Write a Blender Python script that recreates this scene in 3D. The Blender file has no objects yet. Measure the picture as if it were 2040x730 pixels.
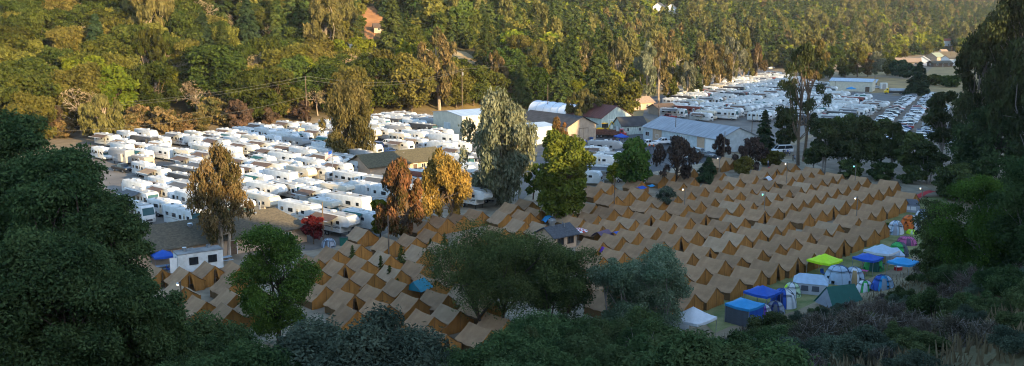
import bpy, bmesh, math, random
import numpy as np
PI=math.pi; R_=math.radians
random.seed(7); RNG=np.random.default_rng(7)
scene=bpy.context.scene
COL=scene.collection
# ------------------------------------------------------------ camera frame (photo 2040 x 730)
FPX=1800.; PITCH=math.atan((365-41)/FPX); CH=33.
CP,SP=math.cos(PITCH),math.sin(PITCH)
def ray(px,py):
    u=(px-1020)/FPX; v=-(py-365)/FPX
    return np.array([u, CP+v*SP, -SP+v*CP])
def P(px,py,z=0.):
    d=ray(px,py); t=(z-CH)/d[2]
    return np.array([d[0]*t,d[1]*t,z])
def proj(x,y,z):
    z=z-CH; yc=y*CP-z*SP; zc=y*SP+z*CP
    return 1020+FPX*x/yc, 365-FPX*zc/yc
# ------------------------------------------------------------ terrain
NEAR=np.array([(-400,60),(-120,70),(-60,82),(-10,80),(15,88),(33,100),(52,118),(74,145),(108,200),(170,290),(290,430),(600,700)],float)
FAR=np.array([(-600,60),(-300,190),(-140,256),(-95,275),(-40,312),(30,350),(62,410),(105,520),(158,632),(200,606),(252,690),(325,800),(440,905),(620,1060),(950,1400),(1500,1900)],float)
def sdist(poly,x,y):
    x=np.asarray(x,float); y=np.asarray(y,float)
    best=np.full(x.shape,1e9); sg=np.zeros(x.shape)
    for a,b in zip(poly[:-1],poly[1:]):
        d=b-a; L=d@d
        t=np.clip(((x-a[0])*d[0]+(y-a[1])*d[1])/L,0,1)
        qx=x-(a[0]+t*d[0]); qy=y-(a[1]+t*d[1])
        dd=np.hypot(qx,qy); cr=d[0]*qy-d[1]*qx
        m=dd<best; best=np.where(m,dd,best); sg=np.where(m,np.sign(cr),sg)
    return best*sg       # + on the left of the line
def sstep(a,b,x):
    t=np.clip((x-a)/(b-a),0,1); return t*t*(3-2*t)
CAPQ=([-60,32,58,80,110,150,230,400,600],[105,92,62,57,74,90,105,125,140])  # crest heights of the unseen near hill, shaped to place its shadow edge
def hz(x,y):
    x=np.asarray(x,float); y=np.asarray(y,float)
    sn=np.maximum(-sdist(NEAR,x,y),0); sf=np.maximum(sdist(FAR,x,y),0)
    m=.40+.13*sstep(10,60,x)
    a=m*sn*sn/(sn+5)
    cap=np.interp(.77*x+.64*y,*CAPQ)
    zn=a/(1+(a/cap)**3)**(1/3.)
    zn=zn+sstep(10,60,sn)*(1.3*np.sin(x*.11+1)*np.cos(y*.09)+.6*np.sin(x*.31+y*.23))
    mf=.285-.075*sstep(0,200,x)
    b=mf*sf*sf/(sf+14)
    zf=b/(1+(b/190.)**3)**(1/3.)
    zf=zf+sstep(5,90,sf)*(4*np.sin(x*.021+.6)*np.cos(y*.017+.3)+1.5*np.sin(x*.07+y*.05))
    return zn+zf
def H(x,y): return float(hz(np.array([x]),np.array([y]))[0])
def hit(px,py,t0=25,t1=2500):
    d=ray(px,py); t=np.arange(t0,t1,1.0)
    z=CH+d[2]*t; g=hz(d[0]*t,d[1]*t)
    k=np.argmax(z<g)
    if not (z<g).any(): return None
    lo,hi=t[max(k-1,0)],t[k]
    for _ in range(12):
        m=(lo+hi)/2
        if CH+d[2]*m<H(d[0]*m,d[1]*m): hi=m
        else: lo=m
    return np.array([d[0]*hi,d[1]*hi,H(d[0]*hi,d[1]*hi)])
# ------------------------------------------------------------ materials
MATS={}
def _nt(name):
    m=bpy.data.materials.new(name); m.use_nodes=True; nt=m.node_tree
    return m,nt,nt.nodes['Principled BSDF']
def N(nt,t,**k):
    n=nt.nodes.new(t)
    for a,b in k.items(): setattr(n,a,b)
    return n
def mat(name,c,rough=.8,vary=.15,scale=3.,c2=None,bump=0.,bscale=20.,metal=0.,spec=.3,objvar=0.,emit=None,coord='Object',detail=4.,trans=0.,stretch=None):
    if name in MATS: return MATS[name]
    m,nt,b=_nt(name); L=nt.links
    b.inputs['Roughness'].default_value=rough; b.inputs['Metallic'].default_value=metal
    b.inputs['Specular IOR Level'].default_value=spec
    tc=N(nt,'ShaderNodeTexCoord'); nz=N(nt,'ShaderNodeTexNoise')
    nz.inputs['Scale'].default_value=scale; nz.inputs['Detail'].default_value=detail
    src=tc.outputs[coord]
    if stretch:
        mp=N(nt,'ShaderNodeMapping'); mp.inputs['Scale'].default_value=stretch
        L.new(src,mp.inputs[0]); src=mp.outputs[0]
    L.new(src,nz.inputs['Vector'])
    cr=N(nt,'ShaderNodeValToRGB')
    c2=c2 or tuple(x*(1-vary*1.6) for x in c)
    c1=c if c2 is None else c
    cr.color_ramp.elements[0].position=.35; cr.color_ramp.elements[1].position=.65
    cr.color_ramp.elements[0].color=(*c2,1); cr.color_ramp.elements[1].color=(*c1,1)
    L.new(nz.outputs['Fac'],cr.inputs[0]); out=cr.outputs[0]
    if objvar:
        oi=N(nt,'ShaderNodeObjectInfo'); mr=N(nt,'ShaderNodeMapRange')
        mr.inputs[3].default_value=1-objvar; mr.inputs[4].default_value=1+objvar
        L.new(oi.outputs['Random'],mr.inputs[0])
        hs=N(nt,'ShaderNodeHueSaturation'); L.new(out,hs.inputs['Color']); L.new(mr.outputs[0],hs.inputs['Value']); out=hs.outputs[0]
    L.new(out,b.inputs['Base Color'])
    if bump:
        n2=N(nt,'ShaderNodeTexNoise'); n2.inputs['Scale'].default_value=bscale; L.new(src,n2.inputs['Vector'])
        bp=N(nt,'ShaderNodeBump'); bp.inputs['Strength'].default_value=bump; bp.inputs['Distance'].default_value=.05
        L.new(n2.outputs['Fac'],bp.inputs['Height']); L.new(bp.outputs[0],b.inputs['Normal'])
    if emit:
        b.inputs['Emission Color'].default_value=(*emit[:3],1); b.inputs['Emission Strength'].default_value=emit[3]
    if trans:
        tr=N(nt,'ShaderNodeBsdfTranslucent'); L.new(out,tr.inputs[0])
        mx=N(nt,'ShaderNodeMixShader'); mx.inputs[0].default_value=trans
        L.new(b.outputs[0],mx.inputs[1]); L.new(tr.outputs[0],mx.inputs[2])
        L.new(mx.outputs[0],nt.nodes['Material Output'].inputs[0])
    MATS[name]=m; return m
def foliage_mat(name,c,c2,hue=.02,val=.25,trans=.22,clump=.35):
    if name in MATS: return MATS[name]
    m,nt,b=_nt(name); L=nt.links; nt.nodes.remove(b)
    if max(c2)<.16: c,c2=tuple(x*1.45 for x in c),tuple(x*1.45 for x in c2)
    at=N(nt,'ShaderNodeAttribute'); at.attribute_name='tint'
    tc=N(nt,'ShaderNodeTexCoord'); nz=N(nt,'ShaderNodeTexNoise'); nz.inputs['Scale'].default_value=clump; nz.inputs['Detail'].default_value=2
    L.new(tc.outputs['Object'],nz.inputs['Vector'])
    ad=N(nt,'ShaderNodeMath',operation='ADD'); L.new(at.outputs['Fac'],ad.inputs[0])
    mm=N(nt,'ShaderNodeMath',operation='MULTIPLY_ADD'); mm.inputs[1].default_value=2.; mm.inputs[2].default_value=-1.
    L.new(nz.outputs['Fac'],mm.inputs[0]); L.new(mm.outputs[0],ad.inputs[1])
    mx=N(nt,'ShaderNodeMix',data_type='RGBA'); L.new(ad.outputs[0],mx.inputs[0])
    mx.inputs[6].default_value=(*c,1); mx.inputs[7].default_value=(*c2,1)
    oi=N(nt,'ShaderNodeObjectInfo'); hs=N(nt,'ShaderNodeHueSaturation')
    a=N(nt,'ShaderNodeMapRange'); a.inputs[3].default_value=.5-hue; a.inputs[4].default_value=.5+hue; L.new(oi.outputs['Random'],a.inputs[0])
    r2=N(nt,'ShaderNodeMath',operation='MULTIPLY'); r2.inputs[1].default_value=7.31; L.new(oi.outputs['Random'],r2.inputs[0])
    r3=N(nt,'ShaderNodeMath',operation='FRACT'); L.new(r2.outputs[0],r3.inputs[0])
    v=N(nt,'ShaderNodeMapRange'); v.inputs[3].default_value=1-val; v.inputs[4].default_value=1+val; L.new(r3.outputs[0],v.inputs[0])
    L.new(a.outputs[0],hs.inputs['Hue']); L.new(v.outputs[0],hs.inputs['Value']); L.new(mx.outputs[2],hs.inputs['Color'])
    d=N(nt,'ShaderNodeBsdfDiffuse'); t=N(nt,'ShaderNodeBsdfTranslucent'); ms=N(nt,'ShaderNodeMixShader'); ms.inputs[0].default_value=trans
    L.new(hs.outputs[0],d.inputs[0]); L.new(hs.outputs[0],t.inputs[0]); L.new(d.outputs[0],ms.inputs[1]); L.new(t.outputs[0],ms.inputs[2])
    L.new(ms.outputs[0],nt.nodes['Material Output'].inputs[0])
    MATS[name]=m; return m
# ------------------------------------------------------------ mesh helpers
class MB:
    def __init__(s): s.v=[]; s.f=[]; s.m=[]; s.mats=[]
    def mi(s,m):
        if m not in s.mats: s.mats.append(m)
        return s.mats.index(m)
    def add(s,vs,fs,m):
        o=len(s.v); s.v+= [tuple(map(float,q)) for q in vs]; k=s.mi(m)
        for f in fs: s.f.append(tuple(i+o for i in f)); s.m.append(k)
        return s
    def box(s,x0,x1,y0,y1,z0,z1,m,rz=0,o=(0,0,0)):
        vs=[(x,y,z) for x in (x0,x1) for y in (y0,y1) for z in (z0,z1)]
        c,n=math.cos(rz),math.sin(rz)
        vs=[(o[0]+x*c-y*n,o[1]+x*n+y*c,o[2]+z) for x,y,z in vs]
        return s.add(vs,[(0,1,3,2),(4,6,7,5),(0,4,5,1),(2,3,7,6),(0,2,6,4),(1,5,7,3)],m)
    def tube(s,pts,rad,m,n=6,cap=True):
        pts=[np.array(p,float) for p in pts]
        if not hasattr(rad,'__len__'): rad=[rad]*len(pts)
        vs=[];fs=[]
        for i,p in enumerate(pts):
            d=pts[min(i+1,len(pts)-1)]-pts[max(i-1,0)]; d/=np.linalg.norm(d)+1e-9
            a=np.cross(d,(0,0,1.) if abs(d[2])<.9 else (1.,0,0)); a/=np.linalg.norm(a); b=np.cross(d,a)
            for k in range(n):
                t=2*PI*k/n; vs.append(p+rad[i]*(a*math.cos(t)+b*math.sin(t)))
        for i in range(len(pts)-1):
            for k in range(n):
                fs.append((i*n+k,i*n+(k+1)%n,(i+1)*n+(k+1)%n,(i+1)*n+k))
        if cap: fs.append(tuple(range(n))[::-1]); fs.append(tuple(range((len(pts)-1)*n,len(pts)*n)))
        return s.add(vs,fs,m)
    def prism(s,poly,y0,y1,m):   # poly in x,z extruded along y
        n=len(poly); vs=[(x,y0,z) for x,z in poly]+[(x,y1,z) for x,z in poly]
        fs=[tuple(range(n))[::-1],tuple(range(n,2*n))]+[(i,(i+1)%n,n+(i+1)%n,n+i) for i in range(n)]
        return s.add(vs,[f[::-1] for f in fs],m)
    def mesh(s,name,smooth=False,bevel=0,seg=2):
        me=bpy.data.meshes.new(name); me.from_pydata(s.v,[],s.f)
        for m in s.mats: me.materials.append(m)
        me.polygons.foreach_set('material_index',s.m)
        bm=bmesh.new(); bm.from_mesh(me)
        bmesh.ops.recalc_face_normals(bm,faces=bm.faces)
        if bevel:
            ed=[e for e in bm.edges if len(e.link_faces)==2 and e.calc_face_angle(0)>.5]
            bmesh.ops.bevel(bm,geom=ed,offset=bevel,segments=seg,profile=.5,affect='EDGES')
        bm.to_mesh(me); bm.free()
        if smooth:
            me.polygons.foreach_set('use_smooth',[True]*len(me.polygons))
            if smooth!='all': me.set_sharp_from_angle(angle=.7)
        me.update(); return me
def npmesh(name,v,q,m,tint=None):
    me=bpy.data.meshes.new(name); nv=len(v); nf=len(q); k=q.shape[1]
    me.vertices.add(nv); me.vertices.foreach_set('co',np.ascontiguousarray(v,dtype=np.float32).ravel())
    me.loops.add(nf*k); me.loops.foreach_set('vertex_index',np.ascontiguousarray(q,dtype=np.int32).ravel())
    me.polygons.add(nf); me.polygons.foreach_set('loop_start',np.arange(0,nf*k,k,dtype=np.int32))
    me.polygons.foreach_set('loop_total',np.full(nf,k,dtype=np.int32))
    for a in (m if isinstance(m,list) else [m]): me.materials.append(a)
    me.update(calc_edges=True)
    if tint is not None:
        at=me.attributes.new('tint','FLOAT','FACE'); at.data.foreach_set('value',np.ascontiguousarray(tint,dtype=np.float32))
    return me
def props(o,label=None,cat=None,group=None,kind=None):
    if label: o['label']=label
    if cat: o['category']=cat
    if group: o['group']=group
    if kind: o['kind']=kind
    return o
def link(name,me,loc=(0,0,0),rz=0,parent=None,sc=None):
    o=bpy.data.objects.new(name,me); COL.objects.link(o); o.location=tuple(map(float,loc)); o.rotation_euler=(0,0,rz)
    if sc is not None: o.scale=sc if hasattr(sc,'__len__') else (sc,)*3
    if parent is not None: o.parent=parent
    return o
LABELS={}
def uniq(label):
    n=len(label.split())
    LABELS[label]=LABELS.get(label,0)+1
    return label
# a kind = nested list of parts: (name, mesh, [sub-parts])
def spawn(name,parts,label,cat,loc,rz=0,group=None,sc=None):
    root=link(name,None,loc,rz,None,sc); root.empty_display_size=.3
    props(root,uniq(label),cat,group)
    def rec(ps,par):
        for p in ps:
            o=link(p[0],p[1],parent=par)
            if len(p)>2: rec(p[2],o)
    rec(parts,root); return root
def tagmesh(name,me,label,cat,loc=(0,0,0),rz=0,group=None):
    return props(link(name,me,loc,rz),uniq(label),cat,group)
_O1='first second third fourth fifth sixth seventh eighth ninth tenth eleventh twelfth thirteenth fourteenth fifteenth sixteenth seventeenth eighteenth nineteenth twentieth'.split()
_T={2:'twenty',3:'thirty',4:'forty',5:'fifty',6:'sixty',7:'seventy',8:'eighty',9:'ninety'}
_T2={20:'twentieth',30:'thirtieth',40:'fortieth',50:'fiftieth',60:'sixtieth',70:'seventieth',80:'eightieth'}
def ordn(i):   # 1-based
    if i<=20: return _O1[i-1]
    if i%10==0: return _T2[i]
    return _T[i//10]+'-'+_O1[i%10-1]
# ------------------------------------------------------------ vegetation
def unit(v): return v/(np.linalg.norm(v,axis=1,keepdims=True)+1e-9)
def leafquads(p,nrm,size,hint,asp,rng):
    nrm=unit(nrm); t=hint-nrm*np.sum(hint*nrm,1,keepdims=True); t=unit(t+1e-4)
    b=np.cross(nrm,t); s=size[:,None]
    bend=nrm*s*.18
    v=np.stack([p-t*s*asp,p+b*s*.62-bend*.5,p+t*s*asp,p-b*s*.62-bend*.5],1).reshape(-1,3)
    q=np.arange(len(p)*4).reshape(-1,4)
    return v,q
def lobes_leaves(lobes,n,leaf,rng,droop=0.,asp=1.25,inner=.45,up=.22):
    lobes=np.asarray(lobes,float); w=(lobes[:,3]*lobes[:,4]*lobes[:,5])**(2/3.); w/=w.sum()
    k=rng.choice(len(lobes),n,p=w); d=unit(rng.normal(size=(n,3)))
    d[:,2]=np.where((d[:,2]<-.3)&(rng.random(n)<.5),-d[:,2],d[:,2])
    r=inner+(1-inner)*np.sqrt(rng.random(n)); r*=1+.12*rng.normal(size=n)
    p=lobes[k,:3]+d*r[:,None]*lobes[k,3:6]
    nrm=d+rng.normal(size=(n,3))*.85+np.array([0,0,up])
    hint=unit(rng.normal(size=(n,3)))
    if droop: hint=unit(hint*(1-droop)+np.array([0,0,-1.])*droop*1.5)
    size=leaf*(.6+.8*rng.random(n))
    tint=np.clip(rng.normal(.5,.22,n)+ (rng.random(len(lobes))*.5-.25)[k],0,1)
    v,q=leafquads(p,nrm,size,hint,asp,rng)
    return v,q,tint
def curve(a,b,sag,rng,k=5,wob=.08):
    a=np.array(a,float);b=np.array(b,float); L=np.linalg.norm(b-a)
    pts=[]
    off=rng.normal(size=3)*wob*L
    for i in range(k+1):
        t=i/k; p=a+(b-a)*t+off*math.sin(PI*t)+np.array([0,0,sag*L*math.sin(PI*t)])
        pts.append(p)
    return pts
def tree(kind,Ht,Rd,seed,leaf,n,mats,clear=.25,stems=1,nl=26,lean=0.,open_=.3):
    """trunk mesh + crown mesh"""
    rng=np.random.default_rng(seed); bark,fol=mats
    T=MB(); lobes=[]; tr=max(.07,min(Ht*.018,.34))
    topx,topy=lean*Ht*np.array([math.cos(seed),math.sin(seed)])
    if kind=='conifer':
        T.tube([(0,0,-.5),(topx*.3,topy*.3,Ht*.5),(topx,topy,Ht*.97)],[tr*1.3,tr*.8,.03],bark,7)
        P_=[];Nn=[];Hh=[];Sz=[];Tn=[]
        nb=max(40,int(n/110)); per=n//nb
        for i in range(nb):
            f=(i+rng.random())/nb; h=Ht*(clear+(1-clear)*f)
            L=Rd*((1-f)**.75)*(.65+.5*rng.random())+.15*Rd*.5; az=i*2.39996+rng.normal()*.3
            dr=-.12-.3*(1-f)*rng.random()
            c=np.array([math.cos(az),math.sin(az),0]); s=np.array([-c[1],c[0],0])
            if i%4==0 and f<.8: T.tube([(0,0,h),tuple(c*L*.7+np.array([0,0,h+dr*L*.5]))],[tr*.25,.02],bark,4)
            t=np.sqrt(rng.random(per)); wd=.34*L*(1-t*.75)
            p=c*(t*L)[:,None]+s*(rng.normal(size=per)*wd*.7)[:,None]
            p[:,2]+=h+dr*t*L+.1*L*np.sin(t*3)+rng.normal(size=per)*.05*L
            P_.append(p); nn=rng.normal(size=(per,3))*.45+np.array([0,0,1])+c*.35; Nn.append(nn)
            Hh.append(np.tile(c+np.array([0,0,-.45]),(per,1))+rng.normal(size=(per,3))*.4)
            Sz.append(leaf*(.5+.8*rng.random(per))*(1-.4*f)); Tn.append(np.clip(rng.normal(.35+.3*rng.random(),.2,per)+.3*(t-.5),0,1))
        v,q=leafquads(np.concatenate(P_),np.concatenate(Nn),np.concatenate(Sz),unit(np.concatenate(Hh)),1.7,rng)
        return T.mesh('trunk',True), npmesh('crown',v,q,fol,np.concatenate(Tn))
    bases=[]
    for s in range(stems):
        a=2*PI*s/stems+rng.random(); k=0 if stems==1 else Rd*.10
        bx,by=k*math.cos(a),k*math.sin(a)
        sp=Rd*(.12 if stems==1 else .38)
        tx,ty=bx+sp*math.cos(a+.4)+topx*.6,by+sp*math.sin(a+.4)+topy*.6
        hh=Ht*(.72 if kind in('euc','airy') else .55)*(.9+.2*rng.random())
        pts=curve((bx,by,-.6),(tx,ty,hh),0,rng,6,.035); r=tr*(1 if stems==1 else .75)
        T.tube(pts,list(np.linspace(r*1.25,r*.35,7)),bark,8); bases.append(pts)
    if kind=='oak':
        nlim=max(8,nl//5)
        for i in range(nlim):
            a=2*PI*i/nlim*2.4+rng.random(); f=(i+.5)/nlim; rr=Rd*(.45+.5*rng.random()) if f<.8 else Rd*.25
            zz=Ht*(clear+.12+(1-clear-.26)*(f**.8)*(.8+.3*rng.random())); e=np.array([topx+rr*math.cos(a),topy+rr*math.sin(a),zz])
            b=bases[i%len(bases)]; st=b[min(2+i%3,len(b)-1)]
            pts=curve(st,e,.10,rng,6,.10); T.tube(pts,list(np.linspace(tr*.62,tr*.12,7)),bark,6)
            for j in range(6):
                q=pts[min(6,3+j//2)]+rng.normal(size=3)*Rd*.15; rl=Rd*(.13+.13*rng.random()); lobes.append((q[0],q[1],q[2]+rl*.25,rl*1.25,rl*1.25,rl*.85))
                T.tube([pts[4],q],[tr*.14,tr*.05],bark,4,False)
        args=dict(inner=.25)
    elif kind in('round','bush'):
        cz=Ht*(1+clear)/2; rz=Ht*(1-clear)/2
        for i in range(nl):
            zc=-.92+1.84*(i+rng.random())/nl; pr=(1-abs(zc)**2.4)**.5; aa=rng.random()*2*PI; rr=Rd*pr*(.2+.56*rng.random()**.6)*(.9+.25*rng.random())
            rl=Rd*(.19+.19*rng.random())
            lobes.append((topx+rr*math.cos(aa),topy+rr*math.sin(aa),cz+zc*rz*.86,rl*1.1,rl*1.1,rl*min(1.15,max(.6,rz/Rd))*.85))
        sub=[]
        for (x,y,z,a_,b_,c_) in lobes:
            for j in range(4):
                d=rng.normal(size=3); d/=np.linalg.norm(d); d[2]=abs(d[2])*.8+d[2]*.2; k_=.42+.2*rng.random()
                sub.append((x+d[0]*a_*.72,y+d[1]*b_*.72,z+d[2]*c_*.72,a_*k_,b_*k_,c_*k_))
        lobes=lobes+sub
        args=dict(inner=.35)
    elif kind in('euc','airy'):
        for i in range(nl):
            f=rng.random()**.8; h=Ht*(clear+(1-clear)*f*.94)
            ww=math.sin(PI*min(1,max(.12,(f*.8+.17))))**.7; a=rng.random()*2*PI; rr=Rd*ww*(.25+.75*rng.random())
            rl=Rd*(.12+.14*rng.random())*(1 if kind=='euc' else .9)
            lobes.append((topx*f+rr*math.cos(a),topy*f+rr*math.sin(a),h-rl*.3,rl,rl,rl*(1.3+.8*rng.random())*(1 if kind=='euc' else .7)))
        args=dict(droop=.7,asp=1.8,inner=.4,up=.1)
    elif kind=='dead':
        args=None
    def limb(a,b,r,sag): T.tube(curve(a,b,sag,rng,5,.07),list(np.linspace(r,r*.25,6)),bark,5)
    if kind=='dead':
        def rec(p,d,L,r,depth):
            e=p+d*L; T.tube([p,(p+e)/2+rng.normal(size=3)*L*.06,e],[r,r*.8,r*.55],bark,4,False)
            if depth==0: return
            for _ in range(3 if depth>1 else 4):
                nd=d+rng.normal(size=3)*.55; nd[2]+=.15; nd/=np.linalg.norm(nd); rec(e,nd,L*(.6+.2*rng.random()),max(r*.55,.018),depth-1)
        for b in bases:
            for q in b[3:]:
                for _ in range(2):
                    d=rng.normal(size=3); d[2]=abs(d[2])*.7+.35; d/=np.linalg.norm(d); rec(np.array(q),d,Rd*.42,tr*.4,3)
        lobes=[]
        for i in range(nl):
            d=rng.normal(size=3); d/=np.linalg.norm(d); lobes.append((d[0]*Rd*.6,d[1]*Rd*.6,Ht*.62+d[2]*Ht*.25,Rd*.3,Rd*.3,Rd*.25))
        args=dict(inner=.1,asp=2.)
    elif kind!='oak':
        for i,l in enumerate(lobes):
            if i<nl and rng.random()<(.75 if kind!='bush' else .4):
                b=bases[i%len(bases)]; k=rng.integers(2,6); a=b[k]
                if a[2]>l[2]: a=b[max(1,k-2)]
                limb(a,(l[0],l[1],l[2]),tr*(.42 if kind!='bush' else .3),.06)
    v,q,t=lobes_leaves(lobes,n,leaf,rng,**args)
    # bottom of crown stays above ground
    return T.mesh('trunk',True), npmesh('crown',v,q,fol,t)
def shrub(Ht,Rd,seed,leaf,n,mats,twigs=14,dry=False):
    rng=np.random.default_rng(seed); T=MB(); bark,fol=mats; lobes=[]
    for i in range(twigs):
        a=rng.random()*2*PI; r=Rd*rng.random()**.6*.85; h=Ht*(.6+.4*rng.random())*(1-.35*(r/Rd)**2)
        T.tube(curve((r*.2*math.cos(a),r*.2*math.sin(a),-.3),(r*math.cos(a),r*math.sin(a),h),0,rng,4,.06),[.035,.03,.024,.018,.01],bark,4,False)
        if dry:
            for _ in range(4):
                b=np.array([r*math.cos(a),r*math.sin(a),h])*(.45+.5*rng.random()); d=rng.normal(size=3)*.5; d[2]=abs(d[2])+.5
                T.tube([b,b+d*Ht*.16,b+d*Ht*.3+rng.normal(size=3)*.06],[.018,.012,.006],bark,3,False)
        k=.22+.14*rng.random(); lobes.append((r*math.cos(a),r*math.sin(a),h-Rd*k*.6,Rd*k,Rd*k,max(Rd*k,h*.3)))
    v,q,t=lobes_leaves(lobes,n,leaf,rng,asp=1.5,inner=.2,up=.25)
    z=v.reshape(-1,4,3)[:,:,2].min(1)>.02
    v=v.reshape(-1,4,3)[z].reshape(-1,3); q=np.arange(len(v)).reshape(-1,4)
    return T.mesh('stems',True), npmesh('leaves',v,q,fol,t[z])
bark_dark=mat('bark_dark',(.07,.05,.035),.9,.3,6,bump=.4)
bark_brown=mat('bark_brown',(.16,.11,.07),.9,.3,5,bump=.4)
bark_pale=mat('bark_pale',(.40,.32,.24),.85,.3,2.5,c2=(.22,.16,.11),bump=.3,stretch=(1,1,.3))
bark_grey=mat('bark_grey',(.26,.22,.19),.9,.25,5,bump=.4)
F=dict(
 oak=foliage_mat('oak_leaf',(.020,.028,.006),(.062,.064,.012)),
 bay=foliage_mat('bay_leaf',(.017,.029,.007),(.05,.066,.013)),
 olive=foliage_mat('olive_leaf',(.052,.052,.011),(.115,.10,.022)),
 bright=foliage_mat('bright_leaf',(.070,.095,.010),(.17,.175,.018)),
 gold=foliage_mat('gold_leaf',(.11,.085,.024),(.37,.225,.055),.015,.15),
 rust=foliage_mat('rust_leaf',(.060,.056,.018),(.26,.122,.052),.015,.15),
 eucgrey=foliage_mat('eucalyptus_grey_leaf',(.085,.095,.05),(.25,.245,.15),.015,.15),
 eucolive=foliage_mat('eucalyptus_olive_leaf',(.060,.058,.018),(.13,.112,.036),.02,.2),
 eucbrown=foliage_mat('eucalyptus_brown_leaf',(.06,.056,.02),(.215,.14,.06),.02,.2),
 eucdark=foliage_mat('eucalyptus_dark_leaf',(.022,.03,.012),(.05,.058,.022),.01,.15),
 con=foliage_mat('conifer_needle',(.024,.042,.012),(.066,.078,.02),.015,.25),
 condark=foliage_mat('dark_conifer_needle',(.016,.032,.014),(.04,.06,.026),.01,.2),
 plum=foliage_mat('plum_leaf',(.036,.026,.016),(.078,.048,.03),.015,.2),
 maple=foliage_mat('red_maple_leaf',(.075,.012,.014),(.16,.03,.03),.01,.1),
 dry=foliage_mat('dry_leaf',(.16,.115,.06),(.28,.21,.12),.015,.25),
 dusk=foliage_mat('dusky_leaf',(.030,.022,.018),(.070,.052,.041),.015,.15),
 leafy=foliage_mat('leafy_green',(.040,.058,.010),(.10,.112,.018),.012,.1),
 green=foliage_mat('green_leaf',(.028,.052,.012),(.07,.11,.02),.015,.1),
 willow=foliage_mat('willow_leaf',(.085,.132,.07),(.19,.235,.145),.01,.08),
 lime=foliage_mat('lime_leaf',(.085,.11,.010),(.23,.225,.02),.012,.1),
 nearoak=foliage_mat('dark_oak_leaf',(.026,.040,.014),(.075,.092,.03),.012,.15),
 nearbay=foliage_mat('near_bay_leaf',(.019,.035,.014),(.058,.083,.030),.012,.15,clump=.5),
 brush=foliage_mat('coyote_brush_leaf',(.024,.038,.015),(.072,.092,.036),.02,.25,clump=.9),
 sage=foliage_mat('grey_sage_leaf',(.030,.041,.028),(.074,.09,.058),.02,.2,clump=.9),
 drygrass=foliage_mat('dry_grass_blade',(.09,.07,.04),(.15,.12,.07),.015,.2,clump=.3),
 drybrush=foliage_mat('dry_brush_leaf',(.040,.034,.026),(.085,.068,.05),.02,.25,clump=.9),
)
# ------------------------------------------------------------ setting: ground sheets
def sheet(name,pts,z,m,kind='structure',sub=10.):
    bm=bmesh.new(); bm.faces.new([bm.verts.new((p[0],p[1],z)) for p in pts]); bmesh.ops.triangulate(bm,faces=bm.faces)
    me=bpy.data.meshes.new(name); bm.to_mesh(me); bm.free(); me.materials.append(m)
    return props(link(name,me),kind=kind)
def PP(l,z=0.): return [P(a,b,z) for a,b in l]
def ground_mat():
    m,nt,b=_nt('ground_earth'); L=nt.links; b.inputs['Roughness'].default_value=.95; b.inputs['Specular IOR Level'].default_value=.1
    at=N(nt,'ShaderNodeAttribute'); at.attribute_name='soil'
    tc=N(nt,'ShaderNodeTexCoord')
    n1=N(nt,'ShaderNodeTexNoise'); n1.inputs['Scale'].default_value=.12; n1.inputs['Detail'].default_value=8; n1.inputs['Roughness'].default_value=.65
    L.new(tc.outputs['Object'],n1.inputs['Vector'])
    mr=N(nt,'ShaderNodeMapRange'); mr.inputs[1].default_value=.3; mr.inputs[2].default_value=.7; mr.inputs[3].default_value=.6; mr.inputs[4].default_value=1.35
    L.new(n1.outputs['Fac'],mr.inputs[0])
    hs=N(nt,'ShaderNodeHueSaturation'); L.new(at.outputs['Color'],hs.inputs['Color']); L.new(mr.outputs[0],hs.inputs['Value'])
    L.new(hs.outputs[0],b.inputs['Base Color'])
    n2=N(nt,'ShaderNodeTexNoise'); n2.inputs['Scale'].default_value=1.5; n2.inputs['Detail'].default_value=6; L.new(tc.outputs['Object'],n2.inputs['Vector'])
    bp=N(nt,'ShaderNodeBump'); bp.inputs['Strength'].default_value=.6; bp.inputs['Distance'].default_value=.3; L.new(n2.outputs['Fac'],bp.inputs['Height']); L.new(bp.outputs[0],b.inputs['Normal'])
    return m
def build_terrain():
    gx=np.concatenate([np.arange(-700,-260,20),np.arange(-260,260,4),np.arange(260,700,9),np.arange(700,2000,40)]).astype(float)
    gy=np.concatenate([np.arange(-420,-40,14),np.arange(-40,260,4),np.arange(260,900,8),np.arange(900,2400,30)]).astype(float)
    X,Y=np.meshgrid(gx,gy); Z=hz(X,Y); nx,ny=len(gx),len(gy)
    v=np.stack([X,Y,Z],-1).reshape(-1,3)
    i=np.arange(nx*ny).reshape(ny,nx); q=np.stack([i[:-1,:-1],i[:-1,1:],i[1:,1:],i[1:,:-1]],-1).reshape(-1,4)
    me=npmesh('ground',v,q,ground_mat()); me.polygons.foreach_set('use_smooth',[True]*len(q))
    sn=-sdist(NEAR,v[:,0],v[:,1]); sf=sdist(FAR,v[:,0],v[:,1])
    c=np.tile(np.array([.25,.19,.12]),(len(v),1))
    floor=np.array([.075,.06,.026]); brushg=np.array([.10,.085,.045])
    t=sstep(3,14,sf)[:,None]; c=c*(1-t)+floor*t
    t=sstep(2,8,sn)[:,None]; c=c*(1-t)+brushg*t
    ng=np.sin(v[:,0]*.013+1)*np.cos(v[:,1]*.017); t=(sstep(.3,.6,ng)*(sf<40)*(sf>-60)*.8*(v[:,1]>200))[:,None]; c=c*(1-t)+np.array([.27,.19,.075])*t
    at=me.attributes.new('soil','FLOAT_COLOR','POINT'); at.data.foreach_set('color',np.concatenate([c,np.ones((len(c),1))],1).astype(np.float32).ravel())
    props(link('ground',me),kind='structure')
build_terrain()
M_dust=mat('dusty_earth',(.33,.265,.18),.95,.25,.35,c2=(.17,.135,.09),bump=.5,bscale=2,coord='Object',detail=8)
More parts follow.
